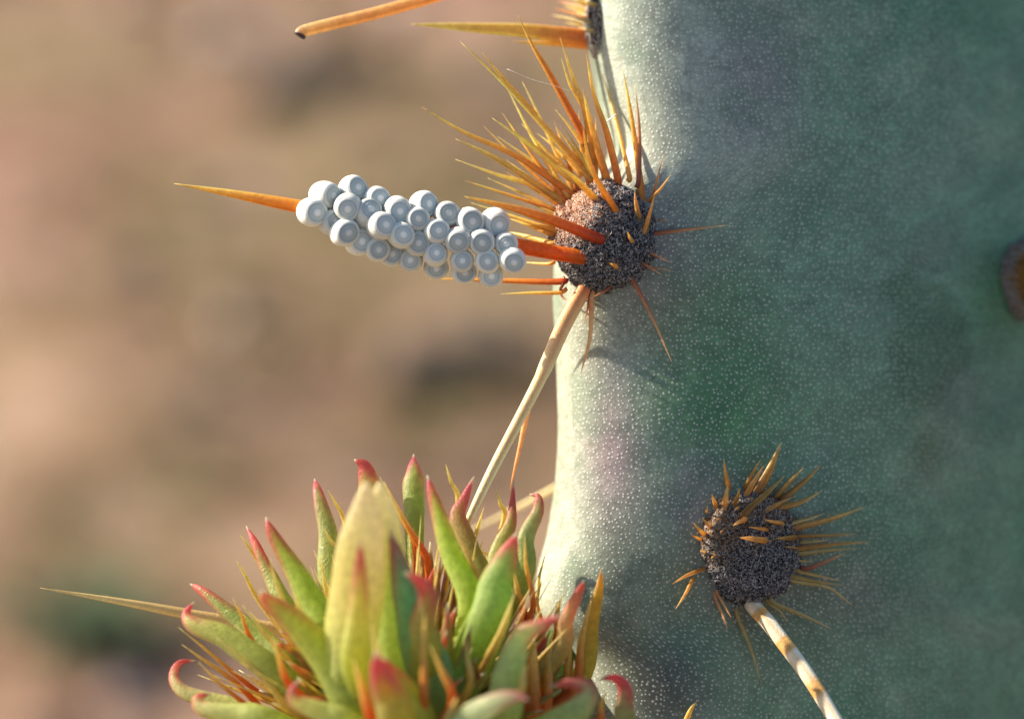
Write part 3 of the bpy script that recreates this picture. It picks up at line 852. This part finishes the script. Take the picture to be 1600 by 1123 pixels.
# ------------------------------------------------------------------ young shoot
BODYG = (0.17, 0.24, 0.04)
cS = P(640, 1240, 90)
v, f, c = tube([P(880, 985, surf_w(900, 985) - 90), P(850, 1050, -60), P(800, 1130, 0), P(730, 1190, 60), P(650, 1200, 110), P(600, 1110, 140), P(590, 1070, 145)],
               lambda t: K * (22 + 120 * math.sin(math.pi * t ** 1.3) ** 1.2), lambda t: BODYG, n=24, sides=22, wob=.05)
shoot = mk('young_shoot', v, f, M_LEAF, origin=P(905, 1010, -60), parent=cactus, cols=c, label='young green shoot crowded with fleshy red tipped leaves')

def leafcol(green, tipred=.80, amt=1.0, shade=1.0):
    g2 = (min(.72, green[0] * 2.15), min(.80, green[1] * 1.85), green[2] * 1.35)
    red = (0.50, 0.075, 0.085); cream = (0.60, 0.55, 0.36)
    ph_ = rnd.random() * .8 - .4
    red = tuple(x * rnd.uniform(.85, 1.15) for x in (0.66, 0.15, 0.16))
    def f(t, a):
        margin = math.cos(a) ** 2
        base = (0.46, 0.56, 0.07)
        c = tuple(base[i] + (g2[i] - base[i]) * min(1, t * 2.0) for i in range(3))
        lit_side = max(0, math.cos(a - 2.5 + ph_)) ** 2 * .38 * min(1, t * 2 + .3)  # pale stripe down one flank paints the sunlit side of the leaf
        c = tuple(c[i] + ((0.66, 0.66, 0.38)[i] - c[i]) * lit_side for i in range(3))
        rk = float(sstep(tipred - .50 + .30 * (1 - margin), tipred + .08, t + .06 * math.sin(9 * t + 3 * a))) * .88 * amt
        c = tuple(c[i] + (red[i] - c[i]) * min(1, rk) for i in range(3))
        k = float(sstep(.92, .98, t))
        if tipred > 1: k = float(sstep(.50, .92, t + .12 * math.sin(2 * a))) * .85; cr = (0.80, 0.70, 0.48)
        else: cr = (0.72, 0.68, 0.50)
        if tipred > 1:
            c = tuple(c[i] + ((0.72, 0.34, 0.22)[i] - c[i]) * float(sstep(.35, .6, t) * (1 - sstep(.6, .95, t))) * .28 for i in range(3))
        return tuple(c[i] + (cr[i] - c[i]) * k for i in range(3))
    return f
def leafprof(t):
    b = (1 - t ** 1.35) ** .9 * 1.32 * (.8 + .2 * math.sin(min(1, t * 3) * math.pi / 2))
    return max(b, .13 * min(1, (1.02 - t) / .08))
G1 = (0.30, 0.44, 0.05); G2 = (0.38, 0.50, 0.18)
def leaf(pts, width, wtip, wbase, green=G1, red=.80, amt=1.0, flat=.6, hub=True, prof=leafprof, label=None):
    pts = pts[::-1]
    n = len(pts); ctrl = []
    for i, (x, y) in enumerate(pts):
        f_ = i / (n - 1); ctrl.append(P(x, y, wbase + (wtip - wbase) * f_))
    if hub:
        ctrl = [ctrl[0].lerp(cS, .45)] + ctrl
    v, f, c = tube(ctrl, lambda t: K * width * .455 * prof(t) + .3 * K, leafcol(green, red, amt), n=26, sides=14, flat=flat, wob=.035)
    return mk('leaf', v, f, M_LEAF, origin=ctrl[0], parent=shoot, cols=c, label=label)
def Q4(*p): return [(240 + x / 2.5925, 690 + y / 2.5925) for x, y in p]
def Q5(*p): return [(600 + x / 2.5925, 690 + y / 2.5925) for x, y in p]
def bud(t): return (.75 + .25 * math.sin(min(1, t / .55) * math.pi / 2)) * (1 - max(0, (t - .5) / .5) ** 2.2 * .9)
leaf(Q4((862, 168), (855, 330), (830, 560), (800, 850), (790, 1000)), 88, 370, 250, (0.34, 0.42, 0.15), 1.02, .6, .7, prof=bud, label='pale tall central leaf, whitish at its tip')
leaf(Q4((835, 395), (838, 520), (830, 700), (815, 900)), 40, 430, 330, (0.32, 0.36, 0.12), .80, 1.0)
leaf(Q4((915, 165), (925, 300), (950, 520), (990, 900)), 62, 320, 240, (0.30, 0.42, 0.18), 1.05, .30, prof=bud)
leaf(Q4((955, 350), (1000, 520), (1060, 740), (1120, 960)), 70, 330, 260, (0.13, 0.32, 0.22), .86, .9)
leaf(Q4((812, 72), (850, 95), (870, 160), (890, 300)), 42, 60, 50, G2, .62, 1.2)
leaf(Q4((652, 150), (665, 210), (705, 370), (730, 620)), 38, 20, 80, (0.20, 0.25, 0.10), .86, 1.2)
leaf(Q4((455, 305), (480, 370), (560, 500), (640, 640), (720, 800)), 46, 150, 170, (0.24, 0.36, 0.07), .82, 1.1)
leaf(Q4((375, 340), (410, 410), (470, 540), (560, 700)), 28, 60, 120, (0.22, 0.28, 0.10), .72, 1.2)
leaf(Q4((148, 575), (190, 600), (290, 680), (440, 800), (560, 900)), 36, 60, 130, (0.20, 0.30, 0.10), .80, 1.1)
leaf(Q4((165, 645), (132, 700), (170, 745), (310, 800), (510, 950)), 40, 150, 190, (0.28, 0.34, 0.13), .80, 1.1)
leaf(Q4((175, 885), (105, 895), (82, 960), (140, 1020), (330, 1075), (500, 1130)), 28, 110, 160, (0.34, 0.38, 0.22), .78, 1.1)
leaf(Q4((235, 1020), (180, 1035), (200, 1080), (320, 1100), (480, 1130)), 36, 200, 220, (0.34, 0.40, 0.22), .84, 1.0)
leaf(Q4((435, 600), (470, 650), (600, 760), (740, 930), (850, 1100)), 66, 300, 260, (0.27, 0.36, 0.07), .84, .9)
leaf(Q4((595, 960), (560, 1010), (580, 1055), (680, 1090), (800, 1140)), 34, 330, 300, (0.36, 0.40, 0.22), .80, 1.0)
leaf(Q4((900, 850), (915, 930), (950, 1020), (1000, 1150)), 66, 430, 370, (0.30, 0.28, 0.05), .72, 1.1, prof=lambda t: (1 - t ** 2.2 * .96))
leaf(Q5((120, 50), (120, 110), (118, 220), (125, 430)), 36, 0, 60, (0.19, 0.27, 0.08), .84, 1.2, prof=lambda t: (.6 + .42 * math.sin(min(1, t / .62) * math.pi / 2)) * (1 if t < .62 else max(.05, 1 - ((t - .62) / .30) ** 1.0 * .85) if t < .9 else .16 * (1 - (t - .9) / .1) + .03))
leaf(Q5((175, 135), (205, 240), (270, 450), (360, 700)), 42, 170, 190, (0.28, 0.42, 0.07), .84, 1.1)
leaf(Q5((365, 140), (325, 230), (300, 310), (350, 450), (380, 600)), 40, 100, 130, (0.22, 0.18, 0.06), .78, 1.0)
leaf(Q5((525, 155), (520, 260), (510, 340), (470, 430), (420, 620)), 30, 60, 110, (0.22, 0.24, 0.08), .80, 1.1)
leaf(Q5((590, 212), (625, 225), (620, 290), (570, 400), (560, 560)), 30, 90, 120, (0.22, 0.28, 0.14), .76, 1.1)
leaf(Q5((535, 370), (510, 440), (460, 560), (410, 750)), 62, 250, 220, (0.17, 0.32, 0.09), .84, 1.1)
leaf(Q5((85, 530), (140, 560), (180, 620), (160, 740), (170, 860)), 44, 400, 300, (0.34, 0.32, 0.10), .66, 1.1)
leaf(Q5((725, 700), (640, 740), (550, 800), (500, 960), (480, 1100)), 50, 330, 300, (0.30, 0.44, 0.22), .84, 1.1)
leaf(Q5((810, 560), (790, 610), (740, 720), (700, 860)), 28, 200, 150, (0.34, 0.22, 0.14), .78, 1.0)
leaf(Q5((882, 510), (870, 600), (840, 720), (790, 960)), 30, 140, 100, (0.55, 0.26, 0.04), .98, .5)
leaf(Q5((585, 1045), (540, 1030), (450, 1055), (350, 1120), (300, 1200)), 44, 420, 380, (0.42, 0.46, 0.36), .84, 1.0)
leaf(Q5((665, 992), (760, 975), (825, 1000), (800, 1070), (680, 1150)), 42, 300, 300, (0.26, 0.36, 0.22), .70, 1.0)
leaf(Q5((870, 962), (935, 955), (975, 1000), (970, 1080), (940, 1180)), 32, 220, 200, (0.24, 0.26, 0.14), .62, 1.1)
leaf(Q5((0, 870), (20, 930), (70, 1010), (130, 1150)), 60, 400, 340, (0.30, 0.36, 0.05), .8, 1.0)
leaf(Q5((30, 500), (70, 620), (130, 800), (190, 980)), 58, 270, 230, (0.09, 0.28, 0.14), .97, .3)
# inner leaves of the rosette
for i in range(62):
    a = -1.25 + 2.6 * ((i * .618) % 1); rr = rnd.uniform(.25, .95)
    L = 130 + 215 * rr
    bx_, by_ = 640 + 100 * math.sin(a), 1150
    tx_ = bx_ + L * math.sin(a) * .62; ty_ = by_ - L * math.cos(a) * .92 + 5
    wt_ = 50 + 190 * (1 - rr) + rnd.uniform(-30, 40)
    gm = rnd.choice([(0.15, 0.29, 0.04), (0.24, 0.38, 0.05), (0.30, 0.34, 0.06), (0.13, 0.24, 0.06), (0.22, 0.30, 0.10)])
    leaf([(tx_ + rnd.uniform(-8, 8), ty_), ((tx_ + bx_) / 2 + rnd.uniform(-14, 14), (ty_ + by_) / 2), (bx_, by_)], rnd.uniform(22, 40), wt_, 110, gm, .84, rnd.uniform(.3, 1.0))
for (tx_, ty_, wf, wid) in ((672, 846, 95, 52), (702, 872, 60, 54), (738, 896, 50, 52), (655, 872, 50, 46), (775, 905, 60, 50), (600, 830, 40, 44), (830, 955, 60, 44), (660, 838, 70, 34), (690, 868, 120, 34), (722, 842, 50, 30), (745, 888, 110, 38), (775, 862, 40, 28), (812, 900, 90, 34), (826, 930, 150, 32),
                           (640, 905, 180, 36), (612, 870, 90, 34), (575, 800, 70, 34), (540, 850, 120, 32), (512, 905, 110, 34), (470, 925, 120, 34), (452, 968, 150, 34), (400, 975, 90, 30),
                           (700, 940, 230, 40), (735, 975, 260, 36), (680, 985, 270, 40), (860, 985, 120, 34), (370, 1010, 120, 30), (890, 1010, 90, 30), (520, 985, 200, 36)):
    leaf([(tx_ + rnd.uniform(-4, 4), ty_), (tx_ + (650 - tx_) * .18 + rnd.uniform(-6, 6), ty_ + (1150 - ty_) * .4), (tx_ + (650 - tx_) * .5, 1130)], wid, wf, wf * .5 + 70,
         rnd.choice([(0.20, 0.32, 0.04), (0.14, 0.28, 0.04), (0.26, 0.34, 0.05), (0.12, 0.26, 0.08)]), .85, rnd.uniform(.5, 1.1))
def scale_leaf(i, a, dist, w0):
    cx_, cy_ = 645 + dist * math.sin(a) * 1.0, 1160 - dist * math.cos(a) * .95
    L = rnd.uniform(70, 120); a2 = a * 1.1 + rnd.uniform(-.25, .25)
    bx_, by_ = cx_ - L * math.sin(a2), cy_ + L * math.cos(a2)
    bend = rnd.uniform(-10, 10)
    leaf([(cx_ + bend * .6, cy_), ((cx_ + bx_) / 2 - bend * .4, (cy_ + by_) / 2), (bx_, by_)], rnd.uniform(22, 34), w0 + 30, w0 - 30,
         rnd.choice([(0.24, 0.36, 0.04), (0.30, 0.40, 0.06), (0.18, 0.32, 0.05), (0.34, 0.36, 0.10)]), rnd.uniform(.72, .86), rnd.uniform(.7, 1.1))
for i in range(34):
    a = -1.25 + 2.2 * ((i * .618 + .15) % 1); dist = rnd.uniform(120, 300)
    scale_leaf(i, a, dist, 330 - dist * .75 + rnd.uniform(-20, 30))
# bristles between the leaves
BR = ramp([(0, (0.62, 0.10, 0.015)), (.40, (0.74, 0.21, 0.03)), (.65, (0.80, 0.54, 0.12)), (1, (0.82, 0.72, 0.30))])
BY = ramp([(0, (0.60, 0.30, 0.05)), (.3, (0.76, 0.58, 0.15)), (1, (0.82, 0.74, 0.32))])
def bristle(pts, width, w0, w1=None, rp=BY, hub=.25):
    w1 = w0 if w1 is None else w1
    pts = pts[::-1]; n = len(pts)
    ctrl = [P(x, y, w1 + (w0 - w1) * i / (n - 1)) for i, (x, y) in enumerate(pts)]
    ctrl = [ctrl[0].lerp(cS, hub)] + ctrl
    v, f, c = tube(ctrl, lambda t: K * width * .5 * (1 - t ** 1.8 * .97), rp, n=16, sides=7, wob=.03)
    mk('bristle', v, f, M_SPINE, origin=ctrl[0], parent=shoot, cols=c)
for p, wd, w0, rp in (
    (Q4((705, 195), (735, 245), (775, 330)), 8, 20, BY), (Q4((690, 350), (715, 395), (760, 470)), 9, 90, BY), (Q4((350, 375), (375, 410), (420, 480)), 7, 60, BY),
    (Q4((335, 480), (370, 540), (430, 650)), 9, 60, BY), (Q4((470, 470), (500, 580), (560, 710)), 9, 200, BY), (Q4((680, 450), (690, 560), (720, 680)), 9, 120, BY),
    (Q4((320, 630), (355, 700), (410, 820)), 9, 160, BR), (Q4((115, 820), (200, 880), (330, 970), (450, 1090)), 12, 150, BR), (Q4((100, 750), (200, 830), (330, 940), (460, 1040)), 10, 130, BR),
    (Q4((180, 890), (260, 970), (400, 1080)), 10, 190, BR), (Q4((250, 790), (350, 870), (450, 960), (540, 1070)), 12, 210, BY), (Q4((915, 140), (960, 220), (1000, 300), (1060, 420)), 11, 90, BR),
    (Q4((480, 790), (510, 880), (550, 980)), 14, 280, BR), (Q4((810, 880), (840, 980), (880, 1120)), 20, 390, BR), (Q4((360, 660), (440, 760), (560, 900)), 10, 180, BY),
    (Q4((880, 730), (900, 820), (915, 900)), 14, 420, BY), (Q4((560, 600), (600, 700), (640, 800)), 14, 260, BY),
    (Q5((250, 90), (270, 160), (300, 250)), 10, 20, BY), (Q5((0, 160), (50, 260), (110, 370), (180, 500)), 14, 120, BR), (Q5((405, 265), (385, 330), (365, 400)), 9, 60, BY),
    (Q5((455, 195), (470, 250), (485, 320)), 11, 70, BY), (Q5((260, 310), (330, 440), (400, 600), (450, 800)), 14, 200, BR), (Q5((530, 610), (500, 700), (460, 800)), 14, 260, BY),
    (Q5((570, 380), (575, 500), (600, 690)), 12, 160, BR), (Q5((165, 690), (160, 850), (160, 1080)), 16, 380, BR), (Q5((185, 820), (230, 920), (280, 1040)), 16, 350, BR),
    (Q5((330, 790), (340, 880), (350, 980)), 14, 300, BY), (Q5((580, 890), (565, 950), (545, 1020)), 16, 340, BY), (Q5((295, 1030), (275, 1080), (240, 1150)), 14, 400, BY),
    (Q5((520, 500), (540, 600), (560, 720)), 16, 150, BR), (Q5((655, 450), (630, 540), (610, 650)), 8, 90, BY), (Q5((640, 560), (620, 650), (640, 800)), 10, 100, BR),
    (Q5((610, 790), (600, 900), (590, 1100)), 34, 180, BR), (Q5((680, 780), (665, 900), (640, 1100)), 26, 160, BR), (Q5((760, 790), (745, 900), (720, 1060)), 22, 120, BR),
    (Q5((840, 640), (800, 800), (770, 1000)), 20, 130, BR), (Q5((900, 1010), (880, 1060), (860, 1140)), 14, 240, BR), (Q5((400, 400), (390, 440), (420, 480)), 6, 40, BY),
    (Q5((300, 560), (350, 640), (400, 760)), 14, 190, BR), (Q5((720, 620), (700, 700), (690, 820)), 16, 140, BR)):
    bristle(p, wd, w0, w0 - 20, rp)
for i in range(70):
    a = -1.3 + 2.15 * ((i * .618 + .3) % 1); rr = rnd.uniform(.45, 1.0)
    L = 110 + 250 * rr
    bx_, by_ = 650 + 110 * math.sin(a), 1140
    tx_ = bx_ + L * math.sin(a + rnd.uniform(-.15, .15)) * .75; ty_ = by_ - L * math.cos(a) * .95
    bristle([(tx_, ty_), ((tx_ + bx_) / 2 + rnd.uniform(-8, 8), (ty_ + by_) / 2), (bx_, by_)], rnd.uniform(7, 14), 60 + 220 * (1 - rr) + rnd.uniform(0, 70), 120, rnd.choice([BY, BR, BR]))

for i in range(80):
    a = -1.35 + 2.25 * ((i * .618 + .07) % 1); dist = rnd.uniform(130, 330)
    tx_, ty_ = 645 + dist * math.sin(a), 1160 - dist * math.cos(a) * .98
    L = rnd.uniform(90, 150); a2 = a + rnd.uniform(-.2, .2)
    bx_, by_ = tx_ - L * math.sin(a2), ty_ + L * math.cos(a2)
    bristle([(tx_, ty_), ((tx_ + bx_) / 2 + rnd.uniform(-4, 4), (ty_ + by_) / 2), (bx_, by_)], rnd.uniform(8, 15), 350 - dist * .8 + rnd.uniform(0, 40), 300 - dist * .8, rnd.choice([BY, BR, BR]), hub=.1)

# ------------------------------------------------------------------ the eggs
def egg_meshes():
    prof = []           # (radius, height along axis, colour); unit half length 1, radius .86
    sh = (0.77, 0.775, 0.70); ring = (0.50, 0.54, 0.54)
    for k in range(15):
        a = -math.pi / 2 + (math.pi * .755) * k / 14
        r = .86 * math.cos(a) ** .85 if a < 0 else .86 * math.cos(a) ** .70
        prof.append((max(r, 0), math.sin(a) * 1.0, sh))
    rr, hh, _ = prof[-1]
    prof.append((rr * .965, hh + .012, ring)); prof.append((rr * .955, hh - .02, (0.36, 0.40, 0.42)))
    prof.append((rr * .80, hh - .03, ring))
    r0, h0 = rr, hh
    cap = [(r0 * .95, h0 - .025, (0.784, 0.796, 0.731)), (r0 * .94, h0 + .03, (0.890, 0.877, 0.788)), (r0 * .88, h0 + .055, (0.742, 0.755, 0.694)), (r0 * .82, h0 + .045, (0.382, 0.428, 0.418)),
           (r0 * .66, h0 + .07, (0.498, 0.541, 0.513)), (r0 * .50, h0 + .10, (0.530, 0.571, 0.541)), (r0 * .40, h0 + .095, (0.488, 0.530, 0.503)), (r0 * .32, h0 + .115, (0.636, 0.663, 0.617)), (r0 * .22, h0 + .13, (0.827, 0.816, 0.750)), (r0 * .10, h0 + .135, (0.869, 0.847, 0.779)), (0, h0 + .137, (0.869, 0.847, 0.779))]
    res = []
    for nm, pr, sides in (('insect_egg', prof, 32), ('egg_cap', cap, 32)):
        vs = []; cs = []; fs = []
        for (r, h, c_) in pr:
            for j in range(sides):
                a = 2 * math.pi * j / sides
                vs.append((r * math.cos(a), r * math.sin(a), h)); cs.append(c_)
        for i in range(len(pr) - 1):
            for j in range(sides):
                fs.append((i * sides + j, i * sides + (j + 1) % sides, (i + 1) * sides + (j + 1) % sides, (i + 1) * sides + j))
        me = bpy.data.meshes.new(nm)
        me.from_pydata([tuple(K * 19 * q for q in v_) for v_ in vs], [], fs)
        me.polygons.foreach_set('use_smooth', [True] * len(me.polygons))
        ca = me.color_attributes.new('col', 'FLOAT_COLOR', 'POINT')
        ca.data.foreach_set('color', [x for c_ in cs for x in (*c_, 1)])
        me.materials.append(M_EGG)
        res.append(me)
    return res
shell_me, cap_me = egg_meshes()
EG = [  # cap centre, body box (x0,y0,x1,y1) in the enlarged view; label
    (220, 280, 90, 190, 270, 355, 'large white egg farthest out on the spine, touching its yellow tip part'),
    (320, 180, 165, 95, 350, 250, 'large white egg above the outermost one, first of the top row'),
    (467, 125, 345, 72, 500, 205, 'white egg second in the top row, its cap facing right'),
    (400, 260, 330, 165, 460, 320, 'grey egg under the gap between first and second of the top row'),
    (595, 190, 500, 125, 630, 265, 'pale egg third in the top row'),
    (335, 330, 235, 260, 362, 405, 'blue grey egg right below and beside the outermost white egg'),
    (408, 400, 300, 320, 447, 465, 'blue grey egg on the lower edge, second after the outermost white egg'),
    (540, 255, 440, 205, 580, 365, 'blue egg directly below the third egg of the top row'),
    (630, 350, 515, 280, 672, 430, 'blue grey egg below the fourth egg of the top row, cap to the right'),
    (710, 272, 625, 188, 752, 330, 'pale egg fourth in the top row'),
    (487, 450, 390, 375, 530, 515, 'grey egg on the lower edge, third after the outermost white egg'),
    (585, 500, 510, 435, 632, 545, 'egg on the lower edge with a wide slanted grey cap, fourth from the spine tip'),
    (730, 410, 645, 338, 778, 482, 'blue grey egg in the middle of the cluster, two below the long white one'),
    (885, 225, 755, 165, 930, 300, 'long white egg fifth in the top row, seen from its side'),
    (820, 315, 745, 250, 868, 380, 'pale egg tucked under the long white egg of the top row'),
    (665, 525, 600, 478, 712, 570, 'small egg on the lower edge, fifth from the spine tip'),
    (820, 460, 748, 388, 873, 525, 'blue grey egg in the lower middle, just left of the shaded gap'),
    (770, 562, 708, 515, 832, 597, 'flat looking egg at the lower edge with an oval cap, sixth from the spine tip'),
    (1000, 280, 925, 218, 1045, 355, 'pale egg sixth in the top row'),
    (940, 385, 860, 315, 985, 460, 'bluest egg, under the sixth egg of the top row'),
    (927, 517, 850, 465, 982, 585, 'shaded grey egg in the dark gap, above the seventh of the lower edge'),
    (925, 612, 850, 560, 990, 645, 'egg at the lower edge with a bright white side, left of the lowest pair'),
    (1140, 330, 1050, 255, 1187, 400, 'pale egg seventh in the top row'),
    (1055, 455, 990, 360, 1110, 515, 'grey egg right of the bluest egg, cap facing the camera'),
    (1080, 565, 1003, 505, 1143, 615, 'grey egg in the second row from below, left of two alike'),
    (1095, 637, 1010, 585, 1160, 672, 'egg at the lower edge, second from the cactus end'),
    (1300, 355, 1190, 252, 1352, 412, 'brightest white round egg, last of the top row near the cushion'),
    (1197, 460, 1125, 380, 1257, 520, 'grey egg below and between the last two of the top row'),
    (1228, 570, 1158, 510, 1290, 620, 'grey egg directly above the lowest egg of the cluster'),
    (1252, 657, 1178, 600, 1316, 697, 'lowest egg of the whole cluster, with a white left side'),
    (1340, 467, 1280, 398, 1392, 525, 'egg beside the bare red spine base, just under the brightest white egg'),
    (1385, 577, 1308, 490, 1440, 620, 'egg nearest the woolly cushion, at the right end of the cluster'),
]
Z3 = lambda x, y: (440 + x / 3.81, 260 + y / 3.81)
spl = spline([(x, y, 0) for x, y in EGG_SP], 200)
espw = np.array([W2P(espine.matrix_world @ v.co)[2] for v in espine.data.vertices[:1]])   # unused guard
def spine_line(x):
    i = np.abs(spl[:, 0] - x).argmin(); return spl[i, 1]
bW = W2P(dome_pt(frA, 905, 401))[2]
tipW = bW - 14
def spine_w(x): return bW + (tipW - bW) * (905 - x) / (905 - 272)
eggs = []
for (cx, cy, x0, y0, x1, y1, lab) in EG:
    bx_, by_ = (x0 + x1) / 2, (y0 + y1) / 2
    dx, dy = (cx - bx_) / 3.81, -(cy - by_) / 3.81
    hl = 18.5 * ((x1 - x0) * (y1 - y0) / (135 * 130)) ** .5 if (x1 - x0) * (y1 - y0) > 15000 else 17.5
    hl = min(hl * 1.31, 26)
    px, py = Z3(bx_, by_)
    ax = np.array([dx / (hl * .95), dy / (hl * .95)]); m_ = np.hypot(*ax)
    if m_ > .88: ax *= .88 / m_
    az = math.sqrt(1 - ax @ ax)
    off = py - (260 + (250 + .218 * ((bx_) - 130)) / 3.81)
    Rr = 40 if px > 520 else 30
    eggs.append([px, py, spine_w(px) + math.sqrt(max(Rr * Rr - (off * .85) ** 2, 0)) * .9 - 2, ax[0], ax[1], az, hl, lab])
for it in range(40):
    for i in range(len(eggs)):
        for j in range(i + 1, len(eggs)):
            a, b = eggs[i], eggs[j]
            d = math.dist(a[:3], b[:3]); need = .86 * (a[6] + b[6]) * .73
            if d < need:
                s = 1 if a[2] >= b[2] else -1
                h = (need - d) * .25
                a[2] += s * h; b[2] -= s * h
first = None
for k, (px, py, ww, ax, ay, az, hl, lab) in enumerate(eggs):
    dirv = (RT * ax + UP * ay - FW * az).normalized()
    if first is None:
        e = bpy.data.objects.new('insect_egg', shell_me); c_ = bpy.data.objects.new('egg_cap', cap_me)
        first = (e, c_)
    else:
        e = first[0].copy(); c_ = first[1].copy()
    S.collection.objects.link(e); S.collection.objects.link(c_)
    c_.parent = e
    e.location = P(px, py, ww)
    e.rotation_mode = 'QUATERNION'
    e.rotation_quaternion = dirv.to_track_quat('Z', 'Y') @ Matrix.Rotation(rnd.random() * 6, 3, 'Z').to_quaternion()
    s = hl / 19
    e.scale = (s * rnd.uniform(.94, 1.05), s * rnd.uniform(.94, 1.05), s * rnd.uniform(1.02, 1.14))
    tag(e, lab, 'egg', 'insect eggs glued round the long spine')

# silk threads
M_SILK = plant_mat('silk', 0.4, 0.6, 0.3)
for p, lb in (([(792, 108, 0), (830, 124, 6), (862, 133, 10), (902, 146, 12)], 'faint spider thread between the upper golden spines, left one'),
              ([(948, 190, 20), (956, 184, 24), (963, 178, 26)], 'short bright fibre caught on the upright golden spines')):
    v, f, c = tube([P(x, y, z_ + wA + 20) for x, y, z_ in p], lambda t: K * (.28 if len(p) == 4 else 1.0), lambda t: (.8, .78, .72), n=10, sides=4)
    tag(mk('silk_thread', v, f, M_SILK, cols=c), lb, 'thread')
